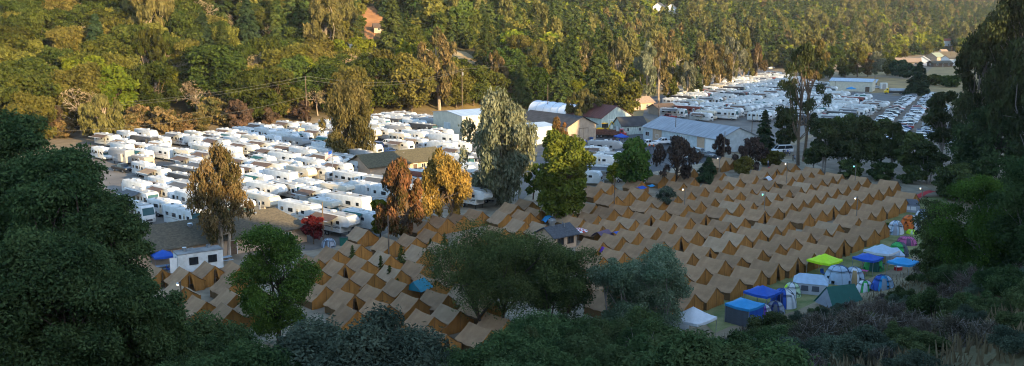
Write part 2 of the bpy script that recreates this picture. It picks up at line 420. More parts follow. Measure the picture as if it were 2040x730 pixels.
M_grass=mat('trodden_grass',(.23,.21,.085),.95,.3,.5,c2=(.10,.125,.035),bump=.8,bscale=6,detail=8)
M_lot=mat('lot_gravel',(.19,.165,.135),.95,.2,.2,c2=(.12,.105,.09),bump=.4,bscale=3,detail=8)
M_tar=mat('worn_asphalt',(.085,.082,.082),.9,.25,.15,c2=(.05,.05,.052),bump=.3,bscale=5,detail=8)
M_road=mat('road_asphalt',(.13,.125,.12),.9,.2,.2,bump=.2,bscale=5)
M_field=mat('dry_field_grass',(.34,.22,.08),.95,.25,.12,c2=(.22,.145,.055),bump=.6,bscale=2,detail=8)
M_lawn=mat('lawn_grass',(.10,.14,.02),.95,.3,.4)
M_bank=mat('bare_orange_earth',(.36,.17,.065),.95,.3,.15,c2=(.22,.10,.04),bump=.8,bscale=.8,detail=8)
M_clear=mat('bare_tan_earth',(.38,.27,.13),.95,.3,.15,c2=(.25,.17,.08),bump=.5,bscale=1,detail=8)
sheet('camp_dirt',PP([(300,520),(620,470),(900,400),(1180,350),(1420,302),(1640,325),(1830,365),(1880,390),(1780,445),(1600,545),(1420,622),(1180,660),(900,735),(560,690),(340,660)]),.03,M_dust)
sheet('grass_verge',PP([(1385,625),(1480,580),(1610,520),(1740,455),(1840,395),(1890,390),(1870,450),(1830,510),(1760,560),(1660,610),(1540,650),(1430,672)]),.06,M_grass)
sheet('trailer_lot',PP([(150,285),(480,262),(760,232),(900,222),(1060,268),(1120,330),(1040,400),(900,405),(760,470),(620,500),(260,505),(200,400)]),.045,M_lot)
sheet('yard_tarmac',PP([(1120,300),(1190,262),(1300,252),(1420,295),(1440,318),(1180,365),(1120,340)]),.06,M_tar)
sheet('far_lot',PP([(1290,200),(1500,152),(1660,172),(1780,185),(1760,215),(1640,262),(1480,305),(1400,300),(1280,232)]),.035,M_lot)
sheet('car_park',PP([(1770,195),(1850,183),(1900,215),(1960,360),(1850,365),(1640,335),(1560,300),(1660,255)]),.05,mat('car_park_dirt',(.22,.17,.12),.95,.3,.2,bump=.3,bscale=3))
sheet('road',PP([(1255,205),(1400,170),(1490,142),(1545,128),(1562,132),(1520,148),(1440,172),(1300,212)]),.07,M_road)
sheet('lot_road',PP([(1650,182),(1790,192),(1840,178),(1850,186),(1795,203),(1640,194)]),.08,M_road)
sheet('dry_field',PP([(1640,172),(1730,152),(1830,160),(1815,182),(1740,186)]),.04,M_field)
sheet('dry_field',PP([(1840,150),(1860,132),(1960,134),(2000,160),(1980,190),(1850,182)]),.04,M_field)
def drape(name,pix,m,up=.35,sub=26):
    """bare ground lying on the slope, its outline read off the photo and laid on the terrain"""
    c=np.array([hit(a,b) for a,b in pix]); 
    cen=c.mean(0); vs=[];fs=[]; K=7; n=len(c)
    for k in range(K+1):
        for q in c:
            p=cen+(q-cen)*k/K; vs.append((p[0],p[1],H(p[0],p[1])+up*(1 if k<K else -.6)))
    for k in range(K):
        for i in range(n): fs.append((k*n+i,k*n+(i+1)%n,(k+1)*n+(i+1)%n,(k+1)*n+i))
    b=MB().add(vs,fs,m).mesh(name,True); return props(link(name,b),kind='structure')
BARE=[]
def bare(name,pix,m):
    BARE.append([(a,b) for a,b in pix]); drape(name,pix,m)
bare('landslip',[(726,14),(744,10),(760,30),(772,48),(776,62),(748,70),(738,90),(728,88),(724,55),(720,30)],M_bank)
bare('earth_bank',[(470,66),(486,62),(496,72),(490,88),(474,90),(466,78)],M_bank)
bare('clearing',[(850,112),(900,100),(930,104),(952,118),(948,128),(880,128)],M_clear)
bare('clearing',[(955,134),(1020,126),(1040,134),(1000,142)],M_clear)
bare('earth_bank',[(150,92),(166,92),(166,102),(152,104)],M_bank)
bare('earth_bank',[(312,226),(350,222),(350,236),(312,242)],M_clear)
# ------------------------------------------------------------ buildings
def wallmat(name,c,c2=None,**k): return mat(name,c,.85,.12,k.pop('scale',1.2),c2=c2,bump=k.pop('bump',.25),bscale=8,**k)
M_peach=wallmat('peach_stucco',(.52,.36,.24))
M_tan=wallmat('tan_siding',(.42,.32,.23))
M_teal=wallmat('weathered_teal_board',(.52,.58,.52),(.30,.35,.32),stretch=(4,4,.5))
M_paleblue=wallmat('pale_blue_metal',(.50,.55,.56),(.40,.45,.46))
M_cream=wallmat('cream_metal',(.60,.56,.44),(.5,.47,.37))
M_white=mat('white_paint',(.78,.77,.74),.55,.08,1.5)
M_shingle=mat('brown_shingle',(.135,.108,.068),.95,.3,3,c2=(.08,.066,.045),bump=.5,bscale=14)
M_shingleo=mat('olive_shingle',(.12,.10,.055),.95,.3,3,c2=(.07,.06,.035),bump=.5,bscale=14)
M_slate=mat('grey_shingle',(.085,.088,.095),.95,.3,4,c2=(.05,.052,.058),bump=.5,bscale=18)
M_dark=mat('dark_roofing',(.055,.055,.058),.9,.25,.8,c2=(.035,.035,.037),bump=.3,bscale=6)
M_red=mat('rusty_red_roof',(.16,.055,.045),.8,.3,.6,c2=(.09,.04,.034),bump=.3,stretch=(4,.6,1))
M_galv=mat('galvanised_corrugated_roof',(.33,.35,.37),.6,.25,.5,c2=(.20,.21,.23),bump=.5,bscale=6,stretch=(5,.5,1),metal=.2)
M_bluegalv=mat('blue_grey_metal_roof',(.38,.45,.52),.5,.15,.5,bump=.3,bscale=6,stretch=(5,.5,1))
M_tile=mat('red_tile_roof',(.42,.11,.05),.85,.25,3,bump=.4)
M_tanroof=mat('tan_roof',(.36,.25,.17),.9,.2,3,bump=.3)
M_glass=mat('dark_glass',(.02,.024,.028),.12,.1,1,spec=.6)
M_trim=mat('white_trim',(.7,.69,.66),.6,.05,2)
M_brtrim=mat('brown_trim',(.13,.085,.055),.8,.2,2)
M_wood=mat('weathered_wood',(.20,.145,.10),.9,.3,2.5,c2=(.10,.075,.055),bump=.5,stretch=(1,1,.3))
M_pole=mat('pole_wood',(.17,.12,.085),.9,.3,3,bump=.4,stretch=(1,1,.2))
M_black=mat('black_rubber',(.02,.02,.021),.8,.2,4)
M_steel=mat('dull_steel',(.45,.46,.48),.35,.15,3,metal=.8)
def window(w,h,frame=M_trim,pane=M_glass,mull=1):
    f=MB(); t=.07; d=.09
    f.box(-w/2-t,w/2+t,-d,.02,-h/2-t,-h/2,frame); f.box(-w/2-t,w/2+t,-d,.02,h/2,h/2+t,frame)
    f.box(-w/2-t,-w/2,-d,.02,-h/2,h/2,frame); f.box(w/2,w/2+t,-d,.02,-h/2,h/2,frame)
    for i in range(mull): x=-w/2+w*(i+1)/(mull+1); f.box(x-.025,x+.025,-d+.01,.01,-h/2,h/2,frame)
    g=MB().box(-w/2,w/2,-.03,-.005,-h/2,h/2,pane)
    return f.mesh('window'),g.mesh('pane')
def gable(name,label,cat,loc,rz,L,W,eave,ridge,wall,roof,over=.5,wins=(),doors=(),trim=M_trim,extra=None,thick=.14,hip=0.,skirt=None,oneslope=False):
    """gable building, ridge along local X, centre of the plan at loc"""
    root=link(name,None,loc,rz); props(root,uniq(label),cat)
    w=MB(); y=W/2; x=L/2; mi=ridge
    prof=[(-y,-.3),(y,-.3),(y,eave),(0,ridge),(-y,eave)] if not oneslope else [(-y,-.3),(y,-.3),(y,ridge),(-y,eave)]
    n=len(prof); vs=[(-x,a,b) for a,b in prof]+[(x,a,b) for a,b in prof]
    if hip:
        vs[3]=(-x+hip,0,ridge); vs[n+3]=(x-hip,0,ridge)
    fs=[tuple(range(n))[::-1],tuple(range(n,2*n))]+[(i,(i+1)%n,n+(i+1)%n,n+i) for i in range(n)]
    if hip: fs=[(0,1,2,4),(n,n+1,n+2,n+4),(4,2,3),(n+4,n+2,n+3)]+[(i,(i+1)%n,n+(i+1)%n,n+i) for i in range(n)]
    w.add(vs,fs,wall); link('wall',w.mesh('wall'),parent=root)
    r=MB(); sl=(ridge-eave)/y if not oneslope else (ridge-eave)/W
    if oneslope:
        a=[(-y-over,eave-sl*over),(y+over,ridge+sl*over)]
        vs=[(s*(x+over),q[0],q[1]+h) for s in (-1,1) for q in a for h in (.02,.02+thick)]
        r.add(vs,[(0,2,3,1),(4,5,7,6),(0,1,5,4),(2,6,7,3),(1,3,7,5),(0,4,6,2)],roof)
    else:
        hx=hip
        for s in (-1,1):
            e=(s*(y+over),eave-sl*over)
            vs=[]
            for h in (.02,.02+thick):
                vs+=[(-x-over,e[0],e[1]+h),(x+over,e[0],e[1]+h),(x+(over if not hip else -hip),0.004*s,ridge+h),(-x-(over if not hip else -hip),0.004*s,ridge+h)]
            r.add(vs,[(0,3,2,1),(4,5,6,7),(0,1,5,4),(1,2,6,5),(2,3,7,6),(3,0,4,7)],roof)
        if hip:
            for s in (-1,1):
                vs=[]
                for h in (.024,.024+thick): vs+=[(s*(x+over),-y-over,eave-sl*over+h),(s*(x+over),y+over,eave-sl*over+h),(s*(x-hip),0,ridge+h)]
                r.add(vs,[(0,1,2),(3,4,5),(0,1,4,3),(1,2,5,4),(2,0,3,5)],roof)
    ro=link('roof',r.mesh('roof'),parent=root)
    for wn in wins:   # (side, along, z, w, h)  side: 0 -> -y face, 1 -> +y, 2 -> -x, 3 -> +x
        side,al,z,ww,hh=wn[:5]; fm,gm=window(ww,hh,trim,wn[5] if len(wn)>5 else M_glass)
        pos={0:(al,-y-.01,z),1:(al,y+.01,z),2:(-x-.01,al,z),3:(x+.01,al,z)}[side]; rot={0:0,1:PI,2:-PI/2,3:PI/2}[side]
        o=link('window',fm,pos,rot,root); link('pane',gm,parent=o)
    for dn in doors:
        side,al,ww,hh,dm=dn[:5]
        d=MB(); d.box(-ww/2,ww/2,-.06,.0,0,hh,dm)
        k=max(1,int(ww/1.2))
        for i in range(k+1): xx=-ww/2+ww*i/k; d.box(xx-.04,xx+.04,-.09,-.058,0,hh,trim)
        d.box(-ww/2-.06,ww/2+.06,-.1,-.055,hh-.004,hh+.12,trim)
        pos={0:(al,-y-.004,.02),1:(al,y+.004,.02),2:(-x-.004,al,.02),3:(x+.004,al,.02)}[side]; rot={0:0,1:PI,2:-PI/2,3:PI/2}[side]
        o=link('door',d.mesh('door'),pos,rot,root); hm=MB().box(ww*.32,ww*.32+.06,-.14,-.09,1.,1.15,M_steel).mesh('handle'); link('handle',hm,parent=o)
    if extra: extra(root,ro)
    return root
def frontal(px,py,rz,L,W,side=0):
    """centre of a plan whose front (local -y) edge mid point stands at the pixel"""
    p=P(px,py); return (p[0]-math.sin(rz)*W/2,p[1]+math.cos(rz)*W/2,0)
def vent(root,ro,xyz,h=.7,r=.28,cap=True):
    b=MB().tube([(0,0,-.4),(0,0,h)],r,M_steel,12)
    if cap: b.tube([(0,0,h*.55),(0,0,h*.75)],r*1.35,M_steel,12); b.tube([(0,0,h),(0,0,h+.1)],r*1.2,M_steel,12)
    link('roof_vent',b.mesh('roof_vent',True),xyz,parent=ro)
# long peach hall with brown shingle roof
def ex_hall(root,ro):
    vent(root,ro,(-3.2,-1.6,4.0),.55,.3); vent(root,ro,(7,-.9,4.2),.4,.14); vent(root,ro,(2.,.6,4.4),.35,.1)
a=R_(40)
gable('assembly_hall','long peach hall with brown shingle roof beside the white site trailer','hall',frontal(446,511,a,24,10.5),a,26,10.5,2.6,4.7,M_peach,M_shingle,.7,
  wins=[(0,-5,1.6,1.2,.8),(0,4.6,1.6,.9,.8),(0,6.3,1.6,.9,.8),(0,8,1.6,.9,.8),(0,10,1.6,.9,.8),(0,-9,1.6,1.,.8)],doors=[(0,1.5,1,2.05,M_brtrim)],extra=ex_hall,hip=2.5)
def ex_b2(root,ro): vent(root,ro,(1,-1,3.9),.4,.15)
a=R_(40)
gable('bunk_house','peach bunk house with olive brown roof among the trailers','house',frontal(812,348,a,17,8),a,19,8,2.8,4.7,M_peach,M_shingleo,.8,wins=[(0,4.2,1.6,1,.9),(0,7,1.6,1,.9),(0,-5,1.6,1,.9)],doors=[(0,2,1.2,2.1,M_brtrim),(0,5.6,1,2.1,M_white)],extra=ex_b2)
def ex_k(root,ro):
    b=MB().tube([(0,0,-.5),(0,0,.55)],.42,M_steel,16).tube([(0,0,.55),(0,0,.95)],.6,M_steel,16).tube([(0,0,.95),(0,0,1.1)],.35,M_steel,16)
    link('exhaust_fan',b.mesh('exhaust_fan',True),(-.7,.2,3.15),parent=ro)
    vent(root,ro,(1.,-.6,2.9),.6,.09,False); vent(root,ro,(1.7,.5,2.9),.5,.07,False)
a=R_(40)
gable('kitchen_hut','small grey shingled hut with silver exhaust fan among the tents','hut',frontal(1126,496,a,4.2,3.8),a,4.4,3.9,2.1,3.15,M_peach,M_slate,.45,wins=[(0,-1.,1.25,1.1,1.0),(0,1.,1.25,1.1,1.0)],trim=M_brtrim,extra=ex_k)
a=R_(35)
gable('metal_shed','tall pale grey metal shed half hidden behind the grey eucalyptus','shed',frontal(950,276,a,9,14),a,11,16,6.6,7.5,M_cream,M_bluegalv,.2,doors=[(2,0,3.5,4.2,M_paleblue)],wins=[(0,-3,1.6,.9,1.8),(0,2.5,3,.8,2.4)])
a=R_(-40)
gable('workshop','pale blue workshop with a white roller door left of the tan barn','workshop',frontal(1072,288,R_(40),11,9),R_(40),12,10,4.6,5.2,M_paleblue,M_bluegalv,.3,doors=[(0,-2.2,3.6,3.4,M_white),(2,0,1,2.1,M_white)],wins=[(0,3,2.9,1.1,1.1)])
# tan gabled barn, ridge runs away from us to the left
def gable_end(px,py,ang,L):   # centre for a building whose +x... gable end (local -x) middle stands at the pixel and ridge runs along ang away
    p=P(px,py); return (p[0]+math.cos(ang)*L/2,p[1]+math.sin(ang)*L/2,0)
def ex_tan(root,ro):
    link('door_track',MB().box(-.12,0,-4.2,3.4,3.9,4.1,M_brtrim).mesh('door_track'),(-11.02,0,0),parent=root)
a=R_(128)
gable('tan_barn','tan gabled barn with dark roof and big sliding door facing the yard','barn',gable_end(1159,284,a,22),a,22,10.5,4.7,7.1,M_tan,M_dark,.5,doors=[(2,-.6,3.3,3.8,M_tan),(2,3.2,1.2,2.4,M_brtrim)],trim=M_brtrim)
a=R_(128)
gable('old_barn','old barn with rusty red roof and whitewashed gable','barn',gable_end(1228,256,a,16),a,16,13,3.6,6.9,M_teal,M_red,.4,doors=[(2,2.4,2.6,2.8,M_teal)],wins=[(2,-1.2,2.2,.8,1.2),(2,-3.6,1.8,.8,1.)])
a=R_(35)
gable('cottage','small pale teal cottage with dark roof right of the old barn','cottage',frontal(1262,268,R_(20),8,5),R_(20),8,6,2.7,4.9,M_teal,M_dark,.4,wins=[(0,-2.2,1.5,.8,.9),(2,-1.5,1.6,.7,1.1),(2,1.3,1.6,.7,1.1),(0,1.8,1.5,.8,.9)],doors=[(2,0,.9,2.1,M_trim)])
a=R_(-62)
def ex_wh(root,ro):
    link('wall_panel',MB().box(-11.5,-7.5,-.05,0,0,3.35,M_peach).mesh('wall_panel'),(0,-6.505,0),parent=root)
    link('wall_panel',MB().box(7.5,10.5,-.05,0,0,3.35,M_peach).mesh('wall_panel'),(0,-6.505,0),parent=root)
p0=P(1281,277); L=32; W=13
gable('warehouse','long weathered warehouse with grey corrugated roof in the yard','warehouse',(p0[0]+math.cos(a)*L/2-math.sin(a)*W/2,p0[1]+math.sin(a)*L/2+math.cos(a)*W/2,0),a,L,W,3.5,6.1,M_paleblue,M_galv,.4,
 doors=[(0,2,3.2,3,M_paleblue),(0,12.5,3.2,3,M_white)],wins=[(0,-14,1.7,1.6,1.1),(0,-9.5,1.5,1,.9),(0,-3,1.7,1.2,1)],extra=ex_wh)
a=R_(30)
gable('yard_cottage','peach cottage with brown roof behind the warehouse','cottage',frontal(1283,219,a,9,7),a,9,7,2.8,4.6,M_peach,M_tanroof,.6,wins=[(0,1.5,1.5,1,1)],doors=[(0,-2,1,2.1,M_brtrim)])
gable('store_shed','low shed with dark brown roof in front of the far lot','shed',frontal(1330,229,a,8,6),a,8,6,2.3,3.7,M_tan,M_brtrim,.6,doors=[(0,0,2,2,M_brtrim)])
a=R_(-28); p0=P(1652,181)
L=19;W=13
gable('steel_building','long cream steel building with pale blue roof at the field edge','steel building',(p0[0]+math.cos(a)*L/2-math.sin(a)*W/2,p0[1]+math.sin(a)*L/2+math.cos(a)*W/2,0),a,L,W,4.6,5.7,M_cream,M_bluegalv,.3,doors=[(0,7.5,2,2.4,M_brtrim)],wins=[(3,-2,1.6,.9,1.4)])
gable('lean_to_shed','dark open lean-to shed beside the cream steel building','shed',tuple(P(1733,176)+np.array([0,6,0])),a,10,8,2.6,3.6,M_wood,M_bluegalv,.5,oneslope=True,doors=[(0,-2,3,2.2,M_black)])
# white hoop house behind the tan barn
def hoop():
    root=link('hoop_house',None,P(1118,238)+np.array([0,12,0]),R_(-52)); props(root,uniq('white plastic hoop house behind the tan barn'),'greenhouse')
    L,W,Hh=24,9,4.6; vs=[];fs=[];n=14;m=12
    for i in range(m+1):
        for k in range(n+1):
            t=PI*k/n; vs.append((-L/2+L*i/m,-W/2*math.cos(t),Hh*math.sin(t)**.8*(1-.03*(i%2))))
    for i in range(m):
        for k in range(n): a_=i*(n+1)+k; fs.append((a_,a_+1,a_+n+2,a_+n+1))
    M_film=mat('white_greenhouse_film',(.8,.82,.84),.35,.05,1,spec=.5)
    link('cover',MB().add(vs,fs,M_film).mesh('cover',True),parent=root)
    e=MB()
    for s in (0,m): e.add([vs[s*(n+1)+k] for k in range(n+1)],[tuple(range(n+1))],M_film)
    link('end_wall',e.mesh('end_wall'),parent=root)
    for i in range(0,m+1,2): 
        hb=MB().tube([(vs[i*(n+1)+k][0],vs[i*(n+1)+k][1]*1.01,vs[i*(n+1)+k][2]*1.01+.02) for k in range(n+1)],.05,M_steel,5).mesh('hoop',True); link('hoop',hb,parent=root)
hoop()
# white site trailer (mobile office)
def stub():
    a=R_(33); root=link('site_trailer',None,frontal(402,549,a,5.6,2.5),a); props(root,uniq('white boxy site trailer with two dark windows behind the left tents'),'site trailer')
    L,W=5.8,2.5
    link('body',MB().box(-L/2,L/2,-W/2,W/2,.65,3.1,mat('chalky_white_metal',(.66,.67,.66),.6,.15,1.2,c2=(.5,.5,.47),bump=.2)).mesh('body',bevel=.05),parent=root)
    ro=link('roof',MB().box(-L/2-.06,L/2+.06,-W/2-.06,W/2+.06,3.102,3.2,mat('dirty_trailer_roof',(.25,.25,.24),.9,.4,.8,c2=(.13,.13,.125))).mesh('roof',bevel=.02),parent=root)
    for x in (-1.6,1.5):
        link('roof_vent',MB().tube([(0,0,0),(0,0,.45)],.28,M_steel,12).mesh('roof_vent',True),(x,.5,3.2),parent=ro)
    for x in (-.9,1.5):
        fm,gm=window(1.,.85,M_black); o=link('window',fm,(x,-W/2-.01,2.1),0,root); link('pane',gm,parent=o)
    d=MB().box(-.45,.45,-.05,0,.7,2.75,mat('grey_trailer_door',(.4,.41,.41),.6)).mesh('door'); o=link('door',d,(-L/2-.004,-.5,0),-PI/2,root)
    od=MB().box(0,.9,-.03,.03,.75,2.75,M_white).mesh('open_door'); link('open_door',od,(-L/2-.02,-1.0,0),PI*.92,root)
    for x in (.1,1.0):
        wm=MB().tube([(0,-.12,0),(0,.12,0)],.36,M_black,14).tube([(0,-.135,0),(0,-.11,0)],.2,M_steel,10).mesh('wheel',True)
        link('wheel',wm,(x,-W/2+.05,.36),parent=root)
    link('step',MB().box(-.6,0,-.45,.45,.1,.2,M_steel).box(-.35,0,-.45,.45,.35,.45,M_steel).mesh('step'),(-L/2-.03,-.5,0),parent=root)
stub()
def fence():
    root=link('board_fence',None,(0,0,0)); props(root,uniq('dark board fence along the peach hall behind the leaning eucalyptus'),'fence')
    a,b=P(438,512),P(520,488); d=(b-a)/np.linalg.norm(b-a); L=np.linalg.norm(b-a); rz=math.atan2(d[1],d[0])
    root.location=a; root.rotation_euler.z=rz; f=MB(); x=0
    while x<L: f.box(x,x+.14,-.015,.015,.05,1.75+.04*random.random(),M_wood); x+=.155
    f.box(0,L,.016,.06,.4,.5,M_wood); f.box(0,L,.016,.06,1.4,1.5,M_wood)
    link('boards',f.mesh('boards'),parent=root)
    for i in range(5): link('post',MB().box(-.05,.05,.061,.16,0,1.8,M_wood).mesh('post'),(L*i/4,0,0),parent=root)
fence()
# houses up on the far slope
def slope_house(name,label,px,py,L,W,eave,ridge,wall,roof,deg,cat='house',down=1.2):
    p=hit(px,py); 
    return gable(name,label,cat,(p[0],p[1],p[2]+.2),R_(deg),L,W,eave,ridge,wall,roof,.6,wins=[(0,-L*.28,1.7,1.1,1.1),(0,L*.28,1.7,1.1,1.1)],doors=[(0,0,1,2.1,M_brtrim)],skirt=True)
HOUSES=[]
def SH(*a,**k):
    HOUSES.append((a[2],a[3])); return slope_house(*a,**k)
SH('hill_house','brown roofed house below the orange landslip',768,66,11,6,2.6,4.2,M_tan,M_brtrim,12)
SH('hill_house','grey roofed white house left of the foot of the landslip',702,98,11,7,2.8,4.8,M_white,M_shingle,20)
SH('hill_house','small brown cabin with steep roof between the dark conifers',836,76,5,5,2.5,5.2,M_brtrim,M_brtrim,80,cat='cabin')
SH('hill_house','left white gabled house high on the far slope',1313,24,13,9,4.5,8,M_white,M_slate,70)
SH('hill_house','right white gabled house with grey roof high on the far slope',1338,28,15,10,5,9,M_white,M_slate,75)
SH('villa','long white villa with red tile roof above the far houses',1884,92,22,9,5.5,7.5,M_white,M_tile,8,cat='villa')
def flat_house(label,px,py,L,W,e,r,wall,roof,deg,cat='house'):
    p=P(px,py); HOUSES.append((px,py))
    gable('house',label,cat,(p[0],p[1],0),R_(deg),L,W,e,r,wall,roof,.6,wins=[(0,-L*.3,1.7,1.2,1.2),(0,L*.3,1.7,1.2,1.2),(2,0,1.7,1.2,1.2)],doors=[(0,0,1.1,2.1,M_brtrim)])
flat_house('low house with orange tan roof, leftmost of the far houses',1808,131,17,9,3,5.6,M_tan,M_tanroof,-20)
flat_house('white house with pale gable among the far houses',1838,130,14,10,3.5,6.5,M_white,mat('pale_grey_roof',(.42,.40,.37),.8),65)
flat_house('green roofed house in the middle of the far houses',1862,122,14,10,3.5,6.8,M_tan,mat('grey_green_roof',(.24,.27,.2),.8),40)
flat_house('grey roofed house behind the other far houses',1880,118,18,9,3.5,6.4,M_tan,M_shingle,5)
flat_house('small tower house with tan pyramid roof above the far houses',1878,112,6,6,4.2,6.2,M_white,M_tanroof,10)
flat_house('white two storey house, rightmost of the far houses',1898,131,14,9,5.4,7.4,M_white,M_shingle,15)
flat_house('low carport house with grey roof between the far white houses',1872,133,15,8,2.6,4.2,M_brtrim,M_shingle,8)
# ------------------------------------------------------------ canvas wall tents
M_croof=mat('skylit_canvas_roof',(.36,.220,.118),.95,.12,.9,c2=(.26,.155,.082),bump=.35,bscale=3.5,objvar=.14,trans=.12,detail=6)  # same tan canvas as the walls, greying skylight put into its colour
M_croof2=mat('faded_canvas_roof',(.40,.27,.16),.95,.12,.9,c2=(.30,.20,.118),bump=.35,bscale=3.5,objvar=.1,trans=.1,detail=6)
M_cwall=mat('golden_light_canvas_wall',(.43,.20,.05),.95,.15,1.2,c2=(.30,.14,.036),bump=.4,bscale=4,objvar=.10,trans=.25,stretch=(1,1,.5))  # gold of light through and off the canvas put into its colour
M_cdark=mat('eave_shade_canvas_wall',(.22,.125,.055),.95,.2,1.2,bump=.4,bscale=4,objvar=.12,trans=.15)  # same canvas, shade below the eaves painted in as darker brown
TW,TL,TE,TR=3.8,3.3,1.15,2.55
def tent_parts(var,seed,open_door=False,rolled=False,roofmat=None):
    rng=np.random.default_rng(seed); roofmat=roofmat or M_croof
    nx,ny=10,16; vs=[];fs=[]; pw=1.22+.2*rng.random(); sag=.05+.09*rng.random()
    ph=rng.random(4)*6
    def rz(u,t):     # u along ridge 0..1, t across -1..1
        z=TE+(TR-TE)*(1-abs(t))**pw - sag*math.sin(PI*u)*(1-.5*abs(t)) 
        return z+.02*math.sin(9*u+ph[0]+3*t)+.018*math.sin(5*t*3+ph[1]+u*4)
    xo,yo=.10,.16
    for i in range(nx+1):
        for k in range(ny+1):
            t=-1+2*k/ny; u=i/nx; e=max(0,abs(t)-.999)
            y=t*(TW/2+yo); z=rz(u,t)
            if k in(0,ny): z-=.12+.05*math.sin(u*17+ph[2])
            vs.append((-TL/2-xo+(TL+2*xo)*u,y,z))
    for i in range(nx):
        for k in range(ny): a=i*(ny+1)+k; fs.append((a,a+ny+1,a+ny+2,a+1))
    roof=MB().add(vs,fs,roofmat).mesh('roof',True)
    def endwall(sx,door):
        b=MB(); n=28; rows=6; vs=[];fs=[]; skip=[]
        for k in range(n+1):
            t=-1+2*k/n; y=t*TW/2; top=rz(1 if sx>0 else 0,t)-.03
            for r in range(rows+1):
                f=r/rows; z=.02+(top-.02)*f
                fold=.045*math.sin(k*1.9+ph[3])*(1.15-f)+.02*math.sin(k*.7+ph[1])
                yy=y
                if door and abs(t)<.34:
                    # flap pulled aside from the seam
                    s=1 if t>=0 else -1; o=.62*(1-f)**1.1*(1-abs(t)/.34)
                    yy=y+s*o*.8*(1 if s>0 else .55); fold+=.10*(1-f)*(1-abs(t)/.34)
                vs.append((sx*(TL/2+fold),yy,z))
        for k in range(n):
            if door and k in (n//2-1,n//2) : 
                # keep only the top row at the seam so that the flaps part below it
                rr=[rows-1]
            else: rr=range(rows)
            for r in rr: a=k*(rows+1)+r; fs.append((a,a+rows+1,a+rows+2,a+1))
        return b.add(vs,fs,M_cwall)
    front=endwall(1,open_door).mesh('front_wall',True); back=endwall(-1,False).mesh('rear_wall',True)
    parts=[('roof',roof),('front_wall',front),('rear_wall',back)]
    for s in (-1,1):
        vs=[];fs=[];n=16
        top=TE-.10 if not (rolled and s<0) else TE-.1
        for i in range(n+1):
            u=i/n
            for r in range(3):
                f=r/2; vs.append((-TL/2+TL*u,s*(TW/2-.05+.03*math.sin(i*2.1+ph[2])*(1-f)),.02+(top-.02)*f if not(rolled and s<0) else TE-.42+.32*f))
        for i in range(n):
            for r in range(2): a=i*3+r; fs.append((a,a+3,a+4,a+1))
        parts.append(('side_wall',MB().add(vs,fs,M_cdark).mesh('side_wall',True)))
    p=MB().tube([(TL/2-.12,0,0),(TL/2-.12,0,TR-.05)],.045,M_wood,6); 
    parts.append(('pole',p.mesh('pole')))
    if open_door:
        parts.append(('seam',MB().tube([(TL/2+.07,.0,TR-.35),(TL/2+.07,.0,1.3)],.02,M_cdark,4).mesh('seam')))
    else:
        parts.append(('seam',MB().tube([(TL/2+.075,.0,TR-.3),(TL/2+.085,.0,.05)],.022,M_cdark,4).mesh('seam')))
    return parts
TENTS=[tent_parts(i,100+i) for i in range(5)]+[tent_parts(5,205,False,False,M_croof2),tent_parts(6,206,False,True),tent_parts(7,207,True),tent_parts(8,208,True,False),tent_parts(9,209,False,True,M_croof2)]
TANG=R_(-47.)
TD=np.array([math.cos(TANG),math.sin(TANG)])
LINES={
-1:[(1464,315.8),(1445.5,320.5),(1441.5,343.6),(1383.3,355.9),(1361.4,363.4)],
0:[(1584.5,326.7),(1565.3,332.9),(1547.5,336.3),(1527.7,343.2),(1507,349.3),(1474,355.5),(1451.6,362.5),(1429.9,370.3),(1403.8,374.4),(1376.4,381.9),(1349.7,389.5),(1325,396),(1297.7,403.2),(1251,411.4),(1223,418.2),(1191.5,428.5)],
1:[(1633.8,335.3),(1616,342),(1595.5,346.6),(1578.4,351.4),(1543.4,361.6),(1520,369),(1497.5,376.7),(1475,381.5),(1449,387.9),(1423.7,395.6),(1396.8,402.2),(1369.9,409.6),(1325.8,420.3),(1297,427.8),(1265.5,436.7),(1234,445),(1200,450)],
2:[(1677.3,347),(1658.8,352.5),(1637.8,357.7),(1615.3,367),(1595.5,374),(1572,377.4),(1549,385.6),(1526,392.5),(1501,401.6),(1473.5,406),(1446.7,414.5),(1406.2,428.8),(1375.3,435.6),(1343.2,445.9),(1310.3,454.8),(1272.3,463.3),(1239.5,471.5),(1201,481)],
3:[(1727.5,354.1),(1709.7,361.8),(1689.5,368.6),(1668.2,376),(1646.7,382.6),(1623.3,389),(1600.3,396.8),(1577,403.7),(1550.3,412.6),(1523.8,419.5),(1483.4,433.7),(1455,443.6),(1423.3,452.7),(1388.4,461.6),(1356.8,471.9),(1321.9,480.8),(1284.7,492),(1243.6,501.6),(1201,512.6)],
4:[(1787.8,363.4),(1770.7,370.3),(1750,377.8),(1730.7,384.2),(1707,392.2),(1684.6,400.8),(1661,409.9),(1637.7,418.1),(1612.6,424.5),(1572.9,440),(1545.5,450.3),(1515.6,458.5),(1484,468.8),(1452,479.3),(1414.8,493.4),(1379,503),(1342,515),(1303,527),(1262,539),(1219,552)],
5:[(1824,387),(1803.6,396.6),(1781.5,405.5),(1757.5,412.9),(1735,421.8),(1710.3,432.7),(1671.2,445.8),(1645.2,457.4),(1614.2,465),(1584.5,476.3),(1553.5,485.8),(1518.5,500.1),(1477,511),(1443.7,520.7),(1405,534),(1364,547),(1322,561),(1277,575),(1230,591)],
6:[(1763,445),(1741.8,457),(1711.6,467.5),(1681.5,479.5),(1649.8,491.2),(1621,503),(1589,513.5),(1550.5,525),(1516,538.6),(1472.5,554),(1426.7,571.5),(1383,587),(1336,604),(1287,622)]}
LN={6:'first line behind the coloured domes',5:'second line behind the coloured domes',4:'third line behind the coloured domes',3:'fourth line behind the coloured domes',2:'fifth line behind the coloured domes',1:'sixth line behind the coloured domes',0:'seventh line behind the coloured domes',-1:'short rear line by the warehouse trees'}
